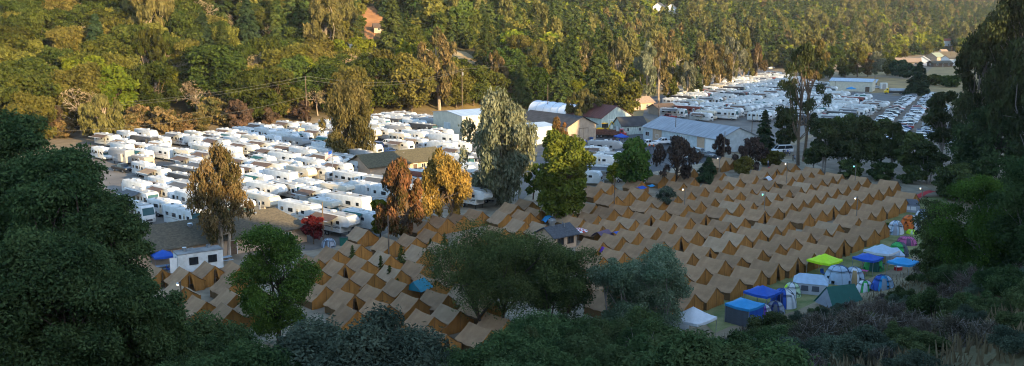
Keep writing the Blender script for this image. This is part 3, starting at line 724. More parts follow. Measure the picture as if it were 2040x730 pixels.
TENTPOS=[]; rt2=random.Random(8)
def put_tent(px,py,label,k,dr=0.,z0=0.,group='tan canvas wall tents'):
    z=TR+z0-.02; p=P(px,py,z); a=TANG+dr
    x,y=p[0]-math.cos(a)*TL/2,p[1]-math.sin(a)*TL/2
    TENTPOS.append((x,y)); return spawn('wall_tent',TENTS[k],label,'tent',(x,y,z0+.035),a,group,(1,1,rt2.uniform(.95,1.06)))
rt=random.Random(4)
OPEN={(1,4),(3,9),(4,6),(3,11),(2,11),(6,7),(6,6),(0,2),(1,13),(3,14),(6,3),(4,14)}
ROLL={(2,3),(4,9),(5,6),(2,0),(3,10),(2,9)}
for j,l in LINES.items():
    for i,(a,b) in enumerate(l):
        op=(j,i) in OPEN
        k=rt.choice([7,8]) if op else (rt.choice([6,9]) if (j,i) in ROLL else rt.choice([0,1,2,3,4,0,1,2,3,4,5]))
        adj='open tan tent' if op else ('faded tan tent' if k in(5,9) else 'tan canvas tent')
        put_tent(a,b,f"{adj}, {ordn(i+1)} from the right in the {LN[j]}",k,R_(rt.gauss(0,2.8)))
def Z5(x,y): return (620+x/3.843,430+y/3.843)
def Z6(x,y): return (640+x/3.843,540+y/3.843)
def Z8(x,y): return (860+x/4.868,370+y/4.868)
LEFT=[Z5(*q) for q in [(435,110),(575,100),(380,228),(205,270),(640,190),(805,165),(890,48),(965,128),(1040,20),(1040,232),(885,260),(608,310),(430,343),(255,380),(80,425),(60,340),(870,385),(685,420),(480,455),(290,490),(110,540),(1140,310),(1150,442),(950,490),(735,525),(543,576),(330,610),(1045,600),(820,635),(592,687)]]
LEFT+=[Z6(*q) for q in [(525,277),(275,310),(620,400),(862,350),(960,485),(1175,147),(1060,300),(1300,235),(1190,350),(1090,470),(1430,380),(1300,450),(1420,230)]]
LEFT+=[(323,536),(377,543.6),(428,532),(481,532),(367,571),(420.5,566),(471,558),(411,600),(471,590),(463,617),(502,627),(524,579),(520,604)]
MID=[Z8(*q) for q in [(310,288),(490,250),(650,232),(835,190),(975,150),(740,280),(955,268),(1065,232),(1110,380),(1470,330),(1590,190),(1640,30),(1600,290),(55,455),(130,562),(200,680),(150,312)]]
MID+=[(1254.5,384),(1284.7,380),(1228.5,392),(1220,368),(1279,361),(1323,349.7),(1346.3,345),(1381.9,336),(1165,411),(1142,424),(1150,398),(1046,444),(960,470),(1005,458)]
lm=[(a,b,P(a,b,TR)) for a,b in LEFT+MID]
keep=[]
for q in lm:
    if all(np.hypot(*(q[2]-o[2])[:2])>3.2 for o in keep for o in [o]) and all(np.hypot(q[2][0]-TD[0]*TL/2-t[0],q[2][1]-TD[1]*TL/2-t[1])>3.0 for t in TENTPOS): keep.append(q)
D0=min(q[2][:2]@TD for q in keep); rows={}
for q in keep: rows.setdefault(int((q[2][:2]@TD-D0)/5.9),[]).append(q)
AD=np.array([-TD[1],TD[0]])
LOPEN={Z5(255,380),Z5(330,610),Z6(960,485),(323,536),(428,532),(377,543.6),Z5(1150,442)}
for r,l in sorted(rows.items()):
    l.sort(key=lambda q:q[2][:2]@AD)
    for i,q in enumerate(l):
        op=(q[0],q[1]) in LOPEN; k=rt.choice([7,8]) if op else rt.choice([0,1,2,3,4,5,5])
        adj='open tan tent' if op else ('faded tan tent' if k==5 else 'tan canvas tent')
        put_tent(q[0],q[1],f"{adj}, {ordn(i+1)} from the near end, {ordn(r+1)} line right of the site trailer",k,R_(rt.gauss(-2,3)))
# ------------------------------------------------------------ nylon tents and canopies on the verge
def cm(n,c,**k): return mat('nylon_'+n,c,.6,.08,2,spec=.35,trans=.2,bump=.12,bscale=5,**k)
C=dict(blue=cm('blue',(.02,.10,.48)),dblue=cm('dark_blue',(.02,.04,.15)),sky=cm('sky_blue',(.03,.30,.62)),lblue=cm('light_blue',(.42,.55,.68)),white=cm('white',(.72,.74,.76)),grey=cm('grey',(.30,.33,.38)),
 lgrey=cm('light_grey',(.50,.50,.52)),dgrey=cm('dark_grey',(.10,.11,.13)),lime=cm('lime',(.58,.90,.02)),green=cm('green',(.05,.42,.10)),dgreen=cm('dark_green',(.02,.13,.10)),purple=cm('purple',(.16,.05,.42)),pink=cm('pink',(.55,.13,.30)),
 orange=cm('orange',(.75,.16,.02)),teal=cm('teal',(.015,.19,.25)),pgreen=cm('pale_green',(.52,.68,.42)),red=cm('red',(.5,.03,.03)),mauve=cm('mauve',(.13,.08,.12)),tan=cm('tan',(.45,.30,.14)))
def canopy(w,peak,leg,c,val=.28,walls=None,skirt=None):
    skirt=skirt or c; n=8; vs=[];fs=[]
    for i in range(n+1):
        for k in range(n+1):
            u=-1+2*i/n;v=-1+2*k/n; r=max(abs(u),abs(v))
            z=leg+(peak-leg)*(1-r)**1.25 - .10*(1-min(abs(u),abs(v)))*r**3
            vs.append((u*w/2,v*w/2,z))
    for i in range(n):
        for k in range(n): a=i*(n+1)+k; fs.append((a,a+n+1,a+n+2,a+1))
    roof=MB().add(vs,fs,c)
    for s in ((0,1),(0,-1),(1,1),(1,-1)):
        pts=[]
        for k in range(n+1):
            v=-1+2*k/n; idx=(k*(n+1)+(n if s[1]>0 else 0)) if s[0] else ((n if s[1]>0 else 0)*(n+1)+k)
            p=vs[idx]; pts.append(p)
        roof.add(pts+[(p[0]*1.004,p[1]*1.004,p[2]-val) for p in pts],[(k,k+1,n+2+k,n+1+k) for k in range(n)],skirt)
    parts=[('canopy',roof.mesh('canopy',True))]
    for sx in (-1,1):
        for sy in (-1,1): parts.append(('leg',MB().tube([(sx*(w/2-.05),sy*(w/2-.05),0),(sx*(w/2-.05),sy*(w/2-.05),leg-.02)],.035,M_steel,6).mesh('leg')))
    if walls:
        for (s,sg,cc) in walls:
            m=10; v2=[];f2=[]
            for k in range(m+1):
                v=-1+2*k/m; o=sg*(w/2-.09+.04*math.sin(k*2.3))
                for z in (.03,leg*.5,leg-.15): v2.append((o,v*w/2*.97,z) if s==0 else (v*w/2*.97,o,z))
            for k in range(m):
                for r in range(2): a=k*3+r; f2.append((a,a+3,a+4,a+1))
            parts.append(('side_wall',MB().add(v2,f2,cc).mesh('side_wall',True)))
    return parts
def dome(w,l,h,c1,c2,c3=None,door=None,fly=None,gores=6,pw=2.2,alt=None):
    c3=c3 or c1; n=gores*4; m=8; cols=[c1,c2] if not alt else alt
    b=MB(); pts=[[(0,0,0)]*(n+1) for _ in range(m+1)]
    for r in range(m+1):
        f=r/m; e=f*PI/2
        for k in range(n+1):
            t=2*PI*k/n+PI/gores; ga=abs(math.sin(gores*t/2.+0))  
            pul=1-.07*(abs(math.cos(gores*(t-PI/gores)/2)))*math.sin(2*e)
            q=lambda c:math.copysign(abs(c)**(2/pw),c)
            rad=math.cos(e)**.78
            pts[r][k]=(q(math.cos(t))*w/2*rad*pul,q(math.sin(t))*l/2*rad*pul,h*math.sin(e)**.9)
    for k in range(n):
        g=int(k*gores/n)%len(cols)
        for r in range(m): b.add([pts[r][k],pts[r][k+1],pts[r+1][k+1],pts[r+1][k]],[(0,1,2,3)],(cols[g] if r>1 or not fly else c3))
    bm=b.mesh('shell'); 
    t=bmesh.new(); t.from_mesh(bm); bmesh.ops.remove_doubles(t,verts=t.verts,dist=.002); t.to_mesh(bm); t.free(); bm.polygons.foreach_set('use_smooth',[True]*len(bm.polygons))
    parts=[('shell',bm)]
    for k in range(0,n,4):
        parts.append(('pole',MB().tube([tuple(np.array(pts[r][k])*1.012) for r in range(m+1)],.022,C['dgrey'],4).mesh('pole')))
    if door is not None:
        k0=door[0]*4; v=[];f=[]
        for k in (k0+1,k0+2,k0+3):
            for r in range(0,6): p=np.array(pts[r][k]); v.append(tuple(p*1.016+np.array([0,0,.005])))
        mid=np.array(v[6:12]); 
        for k in range(2):
            for r in range(5): a=k*6+r; f.append((a,a+6,a+7,a+1))
        parts.append(('door_panel',MB().add(v,f,door[1]).mesh('door_panel',True)))
    if fly is not None:
        v=[];f=[]
        for r in range(4,m+1):
            for k in range(n+1): p=np.array(pts[r][k]); v.append(tuple(p*1.03+np.array([0,0,.02])))
        for r in range(m-4):
            for k in range(n): a=r*(n+1)+k; f.append((a,a+1,a+n+2,a+n+1))
        parts.append(('rain_fly',MB().add(v,f,fly).mesh('rain_fly',True)))
    return parts
def cabin(w,l,h,c1,c2,c3):
    """straight sided cabin tent with hipped top"""
    b=MB(); a=w/2;d=l/2; e=h*.62; u=.30*w; 
    vs=[(-a,-d,0),(a,-d,0),(a,d,0),(-a,d,0),(-a*.93,-d*.93,e),(a*.93,-d*.93,e),(a*.93,d*.93,e),(-a*.93,d*.93,e),(-u,0,h),(u,0,h)]
    b.add(vs,[(0,1,5,4),(2,3,7,6)],c1); b.add(vs,[(1,2,6,5),(3,0,4,7)],c1)
    parts=[('walls',b.mesh('walls'))]
    r=MB(); o=1.06; tv=[(x*o,y*o,z+(.03 if z>e else -.02)) for x,y,z in vs[4:]]
    r.add(tv,[(0,1,5,4),(2,3,4,5),(1,2,5),(3,0,4)],c2); parts.append(('rain_fly',r.mesh('rain_fly')))
    for s in (-1,1):
        parts.append(('window',MB().add([(s*a*.30-.45,-d*.985-.02,h*.2),(s*a*.30+.45,-d*.985-.02,h*.2),(s*a*.30+.4,-d*.95-.02,h*.5),(s*a*.30-.4,-d*.95-.02,h*.5)],[(0,1,2,3)],c3).mesh('window')))
    parts.append(('door_panel',MB().add([(-a*1.0-.02,-d*.35,.05),(-a*1.0-.02,d*.35,.05),(-a*.95-.02,d*.3,h*.56),(-a*.95-.02,-d*.3,h*.56)],[(0,1,2,3)],c3).mesh('door_panel')))
    return parts
def aframe(w,l,h,c1,c2):
    b=MB(); b.add([(-l/2,-w/2,.05),(l/2,-w/2,.05),(l/2*.86,0,h),(-l/2*.86,0,h)],[(0,1,2,3)],c1); b.add([(-l/2,w/2,.05),(l/2,w/2,.05),(l/2*.86,0,h),(-l/2*.86,0,h)],[(3,2,1,0)],c1)
    e=MB()
    for s in (-1,1): e.add([(s*l/2*.94,-w/2*.9,.03),(s*l/2*.94,w/2*.9,.03),(s*l/2*.84,0,h*.93)],[(0,1,2)],c2)
    return [('rain_fly',b.mesh('rain_fly')),('end_wall',e.mesh('end_wall'))]
def onver(px,py): 
    p=hit(px,py); return (p[0],p[1],p[2]+.03)
A0=R_(-47)
def V(name,parts,label,cat,px,py,rz=A0,group=None): return spawn(name,parts,label,cat,onver(px,py),rz,group)
V('pop_up_canopy',canopy(3.3,2.95,2.15,C['lime']),'lime green pop-up canopy at the edge of the tan tents','canopy',1641,549)
V('pop_up_canopy',canopy(3.1,2.9,2.2,C['blue']),'royal blue pop-up canopy behind the blue and white dome','canopy',1517,617)
V('pop_up_canopy',canopy(3.1,2.75,2.2,C['sky'],walls=[(0,-1,C['grey']),(1,-1,C['dgrey']),(0,1,C['blue']),(1,1,C['blue'])]),'light blue pop-up canopy with grey and blue side walls','canopy',1482,643)
V('pop_up_canopy',canopy(3.6,3.3,2.2,C['white'],walls=[(0,-1,C['white'])]),'white peaked pop-up canopy nearest the grey willow','canopy',1379,671)
V('pop_up_canopy',canopy(3.5,3.0,2.15,C['lblue'],skirt=C['white']),'pale blue and white pop-up canopy beside the grey cabin tent','canopy',1754,529)
V('pop_up_canopy',canopy(2.9,2.6,2.1,C['blue']),'blue pop-up canopy over the green dome and camp table','canopy',1727,543)
V('pop_up_canopy',canopy(2.9,2.4,1.9,C['sky']),'bright blue low canopy at the brush edge above the red cooler','canopy',1797,549)
V('dome_tent',dome(3.4,3.4,2.2,C['lblue'],C['blue'],alt=[C['blue'],C['blue'],C['lblue'],C['lblue'],C['lblue'],C['blue']],door=(5,C['dblue'])),'large blue and pale grey dome tent in front of the lime canopy','dome tent',1668,562,R_(0))
V('cabin_tent',cabin(4.2,3.2,2.2,C['lgrey'],C['lblue'],C['dgrey']),'grey and white cabin tent with dark doorway left of the blue dome','cabin tent',1614,581,R_(-20))
V('dome_tent',dome(2.2,2.2,1.7,C['white'],C['pgreen'],door=(3,C['lime'])),'small white and pale green dome left of the grey cabin tent','dome tent',1577,590)
V('dome_tent',dome(3.1,2.6,2.2,C['blue'],C['white'],alt=[C['white'],C['white'],C['blue'],C['blue'],C['white'],C['white']],door=(3,C['dblue'])),'tall blue and white dome tent beside the royal blue canopy','dome tent',1560,611,R_(0))
V('dome_tent',dome(2.2,2.2,1.4,C['dblue'],C['grey'],door=(4,C['dgrey'])),'low dark blue dome between the purple and the tall blue domes','dome tent',1544,624)
V('dome_tent',dome(2.1,2.1,1.45,C['purple'],C['purple'],alt=[C['purple'],C['purple'],C['purple'],C['purple'],C['purple'],C['lgrey']],door=(3,C['lgrey'])),'small purple dome tent under the royal blue canopy','dome tent',1519,630)
V('dome_tent',dome(2.7,2.7,1.9,C['white'],C['grey'],alt=[C['white'],C['lblue']],door=(4,C['tan'])),'white and grey dome with tan mesh windows right of the lime canopy','dome tent',1700,561)
V('ridge_tent',aframe(3.6,4.6,2.3,C['dgreen'],C['grey']),'dark green ridge tent with grey ends half hidden by brush','ridge tent',1672,607,R_(20))
V('dome_tent',dome(2.7,2.5,1.8,C['sky'],C['blue'],alt=[C['lblue'],C['grey'],C['blue'],C['blue'],C['sky'],C['lblue']],door=(4,C['grey'])),'grey and blue dome alone on the grass at the brush edge','dome tent',1758,577)
V('dome_tent',dome(2.1,2.1,1.4,C['green'],C['white'],door=(4,C['white'])),'small green and white dome low behind the dark shrubs','dome tent',1722,581)
V('dome_tent',dome(2.6,2.6,1.8,C['dgreen'],C['green'],door=(4,C['dgreen'])),'green dome tent under the blue canopy','dome tent',1740,538)
V('cabin_tent',cabin(2.4,2.6,2.1,C['lgrey'],C['lblue'],C['tan']),'pale grey cabin tent with tan windows right of the pale blue canopy','cabin tent',1776,524,R_(10))
V('dome_tent',dome(2.8,2.6,2.,C['green'],C['dgrey'],alt=[C['dgrey'],C['grey'],C['green'],C['green'],C['green'],C['dgrey']],door=(5,C['dgrey'])),'bright green and charcoal dome tent near the brush','dome tent',1789,510)
V('dome_tent',dome(3.0,2.4,1.2,C['pink'],C['pink'],door=(4,C['mauve'])),'low pink dome tent at the brush edge','dome tent',1806,487)
V('dome_tent',dome(3.3,3.0,2.3,C['orange'],C['grey'],alt=[C['lgrey'],C['white'],C['orange'],C['orange'],C['lgrey'],C['grey']],door=(4,C['dgrey'])),'grey and white dome tent with an orange stripe','dome tent',1813,457,R_(0))
V('dome_tent',dome(2.4,3.2,2.1,C['lblue'],C['white'],door=(4,C['grey'])),'tall pale blue dome tent beside the round green shrub','dome tent',1783,466)
V('dome_tent',dome(1.6,1.6,.7,C['lime'],C['lime'],door=(4,C['pgreen'])),'tiny lime green tent near the orange striped dome','dome tent',1815,466)
V('cabin_tent',cabin(3.2,2.8,2.1,C['grey'],C['dgrey'],C['white']),'dark grey cabin tent at the far end of the verge','cabin tent',1812,421,R_(-20))
V('dome_tent',dome(2.6,2.6,1.6,C['grey'],C['dgrey'],door=(3,C['white'])),'grey dome tent beneath the brush at the far end of the verge','dome tent',1838,436)
V('dome_tent',dome(3.6,2.6,1.5,C['white'],C['white'],gores=6,door=(4,C['lblue'])),'white dome tent among the rear tan tents','dome tent',1370,352)
V('dome_tent',dome(2.3,2.0,1.3,C['white'],C['white'],door=(4,C['lgrey'])),'small white dome tucked between the middle tan tents','dome tent',1262,461)
V('dome_tent',dome(2.4,2.0,1.3,C['lblue'],C['grey'],door=(4,C['dgrey'])),'grey blue dome tent beside the red maple and trailers','dome tent',655,492)
# tarps lying on or hung between tents
def tarp(label,px,py,z,w,l,c,rz,tilt=.4,cat='tarp'):
    n=6; vs=[];fs=[]
    for i in range(n+1):
        for k in range(n+1):
            u=-1+2*i/n;v=-1+2*k/n; vs.append((u*w/2,v*l/2,-tilt*abs(u)**1.3*w/2+.05*math.sin(5*u+3*v)+.2*(1-v*v)*.3))
    for i in range(n):
        for k in range(n): a=i*(n+1)+k; fs.append((a,a+n+1,a+n+2,a+1))
    nv=len(vs); me=MB().add(vs,fs,c).mesh('tarp',True)
    return tagmesh('tarp',me,label,cat,P(px,py,z),rz)
tarp('bright blue tarp draped over a middle tan tent',1233,461,2.0,1.7,2.2,C['blue'],A0)
tarp('bright blue tarp between the dark green tree and tan tents',1276,372,2.0,1.7,2.0,C['blue'],A0)
tarp('small sky blue tarp by the round grey shrub',1296,369,1.9,1.2,1.6,C['sky'],A0)
tarp('dark mauve tarp drooping between two tan tents',1201,460,2.1,2.8,2.6,C['mauve'],A0,.7)
tarp('purple cloth hanging on a tan tent front',1200,492,1.8,1.2,2.2,C['purple'],R_(40),1.3)
tarp('dark green tarp between tan tents below the bright tree',1195,437,1.6,1.4,1.6,C['dgreen'],A0,.8)
tarp('turquoise tarp by the kitchen hut and the tree trunk',1095,430,1.8,2.2,1.8,C['sky'],R_(20),.8)
tarp('green tarp roof beside the peach hall',314,455,2.5,4.5,4.,C['dgreen'],R_(40),.2)
tarp('small blue tarp on the trailer edge beside the peach hall',332,447,2.3,2.,1.6,C['blue'],R_(40),.2)
tarp('white cloth over a rear tan tent front',1529,352,1.8,1.5,1.6,C['white'],A0,1.0)
tarp('long red tarp behind the rear tan tents',1543,331,.8,6.5,1.6,C['red'],R_(30),.5)
tarp('short red tarp right of the light post behind the tan tents',1590,341,.8,3.6,1.4,C['red'],R_(-20),.5)
tarp('red netting along the foot of the right hand trees',1855,381,1.0,9.,1.5,C['red'],R_(20),.3)
# teal tarp tent on a roof
tagm=aframe(2.6,2.6,1.1,C['teal'],C['teal'])
spawn('tarp_shelter',tagm,'teal tarp shelter pitched over a left hand tan tent','shelter',P(834,575,1.75),R_(60))
# red and white parasol by the kitchen hut
def parasol():
    b=MB(); n=16; c=[C['white'],C['red']]
    for k in range(n):
        for s,(r0,r1,z0,z1) in enumerate([(0,.5,2.5,2.36),(.5,.95,2.36,2.2),(.95,1.4,2.2,2.0)]):
            a,d=2*PI*k/n,2*PI*(k+1)/n
            b.add([(r0*math.cos(a),r0*math.sin(a),z0),(r1*math.cos(a),r1*math.sin(a),z1),(r1*math.cos(d),r1*math.sin(d),z1),(r0*math.cos(d),r0*math.sin(d),z0)],[(0,1,2,3)],c[(k+s)%2])
    return [('canopy',b.mesh('canopy')),('pole',MB().tube([(0,0,0),(0,0,2.45)],.03,M_steel,6).mesh('pole'))]
spawn('parasol',parasol(),'red and white patterned parasol right of the kitchen hut','parasol',P(1153,486),0)
spawn('pop_up_canopy',canopy(2.6,2.75,2.1,C['blue']),'blue pop-up canopy over picnic benches by the peach hall','canopy',P(326,537),R_(33))
spawn('pop_up_canopy',canopy(3.,2.9,2.2,C['blue']),'blue pop-up canopy with people under it in the yard','canopy',P(1237,287),R_(20))
spawn('pop_up_canopy',canopy(4.,3.4,2.4,C['white']),'white peaked canopy behind the dark trees near the far trailers','canopy',P(1700,255),R_(20))
spawn('pop_up_canopy',canopy(3.4,3.,2.3,C['sky']),'blue canopy in front of the cream steel building','canopy',P(1695,186),R_(0))
spawn('pop_up_canopy',canopy(3.,2.9,2.2,C['red']),'red canopy among the trailers left of the rusty tree','canopy',P(722,345),R_(30))
spawn('pop_up_canopy',canopy(3.,3.3,2.3,C['blue'],skirt=C['white']),'blue and white striped canopy among the trailers','canopy',P(786,275),R_(30))

def camp_chair(c):
    p=[('seat',MB().box(-.26,.26,-.25,.25,.40,.44,c).mesh('seat')),('backrest',MB().add([(-.26,.25,.45),(.26,.25,.45),(.28,.38,.92),(-.28,.38,.92),(-.26,.27,.45),(.26,.27,.45),(.28,.40,.92),(-.28,.40,.92)],[(0,1,2,3),(7,6,5,4),(0,4,5,1),(2,6,7,3),(1,5,6,2),(0,3,7,4)],c).mesh('backrest'))]
    for sx in (-1,1):
        for sy in (-1,1): p.append(('leg',MB().tube([(sx*.27,sy*.26,0),(sx*.25,-sy*.2,.41)],.014,M_steel,4).mesh('leg')))
    return p
for lab,px,py,c,a in [('blue folding chair under the lime canopy',1640,551,'blue',20),('dark folding chair at the right leg of the lime canopy',1652,547,'dgrey',-40),('red folding chair beside the blue camp table canopy',1718,552,'red',60),('blue folding chair in front of the pale blue canopy',1757,534,'blue',10),('green folding chair behind the pale blue canopy',1749,524,'green',-70),('grey folding chair by the purple dome',1530,633,'dgrey',30),('white folding chair beside the white and green dome',1589,592,'white',-20),('blue folding chair in front of the picnic canopy by the hall',338,543,'blue',100),('black folding chair under the blue yard canopy',1240,289,'dgrey',0)]:
    V('camp_chair',camp_chair(C[c]),lab,'camp chair',px,py,R_(a))
# ------------------------------------------------------------ camping trailers and motorhomes
RVC=dict(white=mat('rv_white',(.69,.69,.67),.42,.08,.9,c2=(.56,.56,.53),spec=.4),cream=mat('rv_cream',(.60,.53,.41),.45,.06,1.2,spec=.4),grey=mat('rv_grey',(.33,.32,.31),.45,.06,1.2,spec=.4),
 tan=mat('rv_tan',(.40,.31,.23),.45,.06,1.2,spec=.4),black=mat('rv_black',(.045,.043,.043),.4,.05,1.2,spec=.45),maroon=mat('rv_maroon',(.20,.045,.03),.42,.05,1.2,spec=.4))
M_rvroof=mat('rv_roof_membrane',(.66,.63,.57),.75,.12,.8,c2=(.46,.44,.40))
M_rvroof2=mat('rv_roof_weathered',(.42,.40,.36),.85,.2,.8,c2=(.30,.29,.27))
M_rvwin=mat('rv_window_glass',(.016,.02,.024),.1,.1,1,spec=.6)
M_screen=mat('windscreen_glass',(.04,.10,.11),.08,.1,1,spec=.7)
AW=dict(brown=mat('awning_brown',(.15,.095,.065),.85,.15,1.5,trans=.1),green=mat('awning_green',(.02,.11,.095),.85,.15,1.5,trans=.1),grey=mat('awning_grey',(.12,.12,.12),.85,.15,1.5,trans=.1),tan=mat('awning_tan',(.33,.22,.13),.85,.15,1.5,trans=.1))
def rv(kind,L,c,roofm,stripe,awn,W=2.5,seed=0):
    rng=random.Random(seed); body=RVC[c]; x0,x1=-L/2,L/2; parts=[]; b=MB()
    if kind=='trailer': prof=[(x0,.55),(x1-.5,.55),(x1,1.1),(x1-.06,2.1),(x1-.55,2.86),(x1-.9,2.95),(x0+.25,2.95),(x0,2.75)]; top=2.95
    elif kind=='fifth': prof=[(x0,.75),(x1-2.6,.75),(x1-2.45,1.75),(x1-.5,1.85),(x1,2.25),(x1-.12,2.9),(x1-.9,3.4),(x0+.25,3.5),(x0,3.3)]; top=3.45
    elif kind=='classa': prof=[(x0,.5),(x1-.15,.5),(x1,.95),(x1-.05,1.7),(x1-.42,3.05),(x1-.75,3.2),(x0+.2,3.25),(x0,3.05)]; top=3.22
    else: prof=[(x0,.5),(x1-.15,.5),(x1,.8),(x1-.1,1.25),(x1-1.15,1.4),(x1-1.55,2.1),(x1-.55,2.2),(x1-.35,2.5),(x1-.6,3.0),(x1-1.2,3.1),(x0+.2,3.1),(x0,2.95)]; top=3.1
    b.prism(prof,-W/2,W/2,body); parts.append(('body',b.mesh('body',True,bevel=.07,seg=2)))
    r=MB(); xr=x1-(1.0 if kind!='classc' else 1.3)
    r.box(x0+.3,xr,-W/2+.14,W/2-.14,top+.012,top+.05,roofm)
    rp=('roof',r.mesh('roof'),[])
    ac=MB(); k=rng.uniform(-.1,.15)*L; ac.box(k-.45,k+.45,-.36,.36,top+.052,top+.36,RVC['white']); rp[2].append(('air_conditioner',ac.mesh('air_conditioner',bevel=.08)))
    for q in (-.33,.27):
        v=MB(); k=q*L+rng.uniform(-.3,.3); v.box(k-.2,k+.2,-.2+.4*q,.2+.4*q,top+.052,top+.2,RVC[rng.choice(['white','black','white'])]); rp[2].append(('roof_vent',v.mesh('roof_vent',bevel=.03)))
    parts.append(rp)
    # side windows, camera side is -y
    zc=2.0 if kind!='fifth' else 2.3
    spots=[(-.38,.75,.55),(-.14,1.3,.6),(.2,.8,.5)] if kind!='classa' else [(-.36,1.,.5),(-.12,1.4,.6),(.1,.9,.6),(.37,.9,.75)]
    for sx,w,h in spots:
        x=sx*L; 
        for sy in (-1,1):
            if sy>0 and sx>0: continue
            g=MB().box(x-w/2,x+w/2,sy*(W/2+.012)-.012,sy*(W/2+.012)+.012,zc-h/2,zc+h/2,M_rvwin); parts.append(('window',g.mesh('window')))
    # rear and front windows
    if kind in('trailer',): parts.append(('window',MB().add([(x1+.012,-.75,1.35),(x1+.012,.75,1.35),(x1-.035,.75,1.95),(x1-.035,-.75,1.95)],[(0,1,2,3)],M_rvwin).mesh('window')))
    if kind=='classa':
        parts.append(('windscreen',MB().add([(x1-.05+.012,-W/2+.12,1.72),(x1-.05+.012,W/2-.12,1.72),(x1-.36+.012,W/2-.18,2.88),(x1-.36+.012,-W/2+.18,2.88)],[(0,1,2,3)],M_screen).mesh('windscreen')))
        parts.append(('grille',MB().box(x1-.03,x1+.03,-.6,.6,.75,1.05,RVC['black']).mesh('grille')))
        for s in (-1,1): parts.append(('headlight',MB().box(x1-.04,x1+.02,s*.95-.16,s*.95+.16,.95,1.15,M_steel).mesh('headlight')))
        for s in (-1,1): parts.append(('mirror',MB().box(x1-.25,x1-.1,s*(W/2+.22)-.08,s*(W/2+.22)+.08,1.75,2.15,RVC['black']).box(x1-.2,x1-.15,min(s*W/2,s*(W/2+.2)),max(s*W/2,s*(W/2+.2)),2.05,2.1,RVC['black']).mesh('mirror')))
    if kind=='classc':
        parts.append(('windscreen',MB().add([(x1-1.13,-W/2+.25,1.43),(x1-1.13,W/2-.25,1.43),(x1-1.5,W/2-.3,2.02),(x1-1.5,-W/2+.3,2.02)],[(0,1,2,3)],M_screen).mesh('windscreen')))
        parts.append(('window',MB().box(x1-2.1,x1-1.62,-W/2-.02,-W/2-.005,1.5,2.02,M_rvwin).mesh('window')))
        parts.append(('window',MB().add([(x1-.42,-.8,2.3),(x1-.42,.8,2.3),(x1-.5,.8,2.65),(x1-.5,-.8,2.65)],[(0,1,2,3)],M_rvwin).mesh('window')))
        for s in (-1,1): parts.append(('headlight',MB().box(x1-.06,x1+.02,s*.8-.15,s*.8+.15,.85,1.05,M_steel).mesh('headlight')))
    d=MB(); dx=.05*L if kind!='classa' else .24*L
    d.box(dx-.34,dx+.34,-W/2-.03,-W/2-.006,.75 if kind!='fifth' else .95,2.6,RVC['white' if c!='white' else 'cream']); d.box(dx-.18,dx+.18,-W/2-.036,-W/2-.031,1.8,2.3,M_rvwin)
    parts.append(('door',d.mesh('door')))
    if stripe:
        sm=RVC[stripe]; s=MB()
        for sy in (-1,1):
            yy=sy*(W/2+.008); n=12
            for (za,zb,am) in ((1.15,1.32,.22),(1.45,1.53,.32)):
                top_=[];bot=[]
                for i in range(n+1):
                    u=i/n; x=x0+.2+(L-(1.0 if kind!='fifth' else 2.9))*u; w=am*math.sin(u*PI*1.2+.4)+(.5*u*u if kind!='classa' else .1*u)
                    bot.append((x,yy,za+w)); top_.append((x,yy,zb+w-(zb-za)*.8*(1-u)))
                s.add(bot+top_,[(i,i+1,n+2+i,n+1+i) for i in range(n)],sm)
        parts.append(('stripe',s.mesh('stripe')))
    wx=[-.12*L-.42,-.12*L+.42] if kind in('trailer','fifth') else [-.24*L,.33*L]
    for x in wx:
        for sy in (-1,1):
            w=MB().tube([(x,sy*(W/2-.3),.37),(x,sy*(W/2+.01),.37)],.37,M_black,12); w.tube([(x,sy*(W/2+.005),.37),(x,sy*(W/2+.03),.37)],.2,M_steel,10); parts.append(('wheel',w.mesh('wheel',True)))
    if kind=='trailer':
        t=MB().tube([(x1-.4,-.7,.5),(x1+1.1,0,.45)],.05,M_black,4).tube([(x1-.4,.7,.5),(x1+1.1,0,.45)],.05,M_black,4); parts.append(('tow_hitch',t.mesh('tow_hitch')))
        g=MB()
        for s in (-.2,.2): g.tube([(x1+.35,s,.52),(x1+.35,s,1.0)],.15,RVC['white'],10)
        parts.append(('gas_bottles',g.mesh('gas_bottles',True)))
    if kind=='fifth':
        for s in (-.9,.9): parts.append(('leg',MB().box(x1-2.9,x1-2.78,s-.06,s+.06,0,.76,M_black).mesh('leg')))
    if rng.random()<.6:   # slide-out room
        k=-.26*L; s=MB().box(k-.9,k+.9,W/2-.02,W/2+.55,1.0,2.75,body); parts.append(('slide_out',s.mesh('slide_out',bevel=.05)))
    if awn:
        am=AW[awn]; a=MB(); xa,xb=-.36*L,.22*L; za=top-.12; n=8; vs=[];fs=[]
        for i in range(n+1):
            for k in range(5):
                f=k/4; vs.append((xa+(xb-xa)*i/n,-W/2-.05-2.45*f,za-.5*f-.10*math.sin(PI*f)-.03*math.sin(PI*i/n*2)))
        for i in range(n):
            for k in range(4): q=i*5+k; fs.append((q,q+5,q+6,q+1))
        a.add(vs,fs,am); aw=('awning',a.mesh('awning',True),[])
        for x in (xa+.05,xb-.05): aw[2].append(('awning_arm',MB().tube([(x,-W/2-.03,1.1),(x,-W/2-2.4,za-.54)],.03,M_steel,5).mesh('awning_arm')))
        aw[2].append(('awning_roller',MB().tube([(xa-.1,-W/2-2.5,za-.51),(xb+.1,-W/2-2.5,za-.51)],.06,RVC['white'],8).mesh('awning_roller')))
        parts.append(aw)
    return parts
RVS=[]
def addrv(desc,name,cat,*a,**k): RVS.append((desc,name,cat,rv(*a,seed=len(RVS),**k),a[1]))
addrv('white travel trailer','travel_trailer','trailer','trailer',7.6,'white',M_rvroof,None,None)
addrv('white trailer with brown awning','travel_trailer','trailer','trailer',8.4,'white',M_rvroof,'grey','brown')
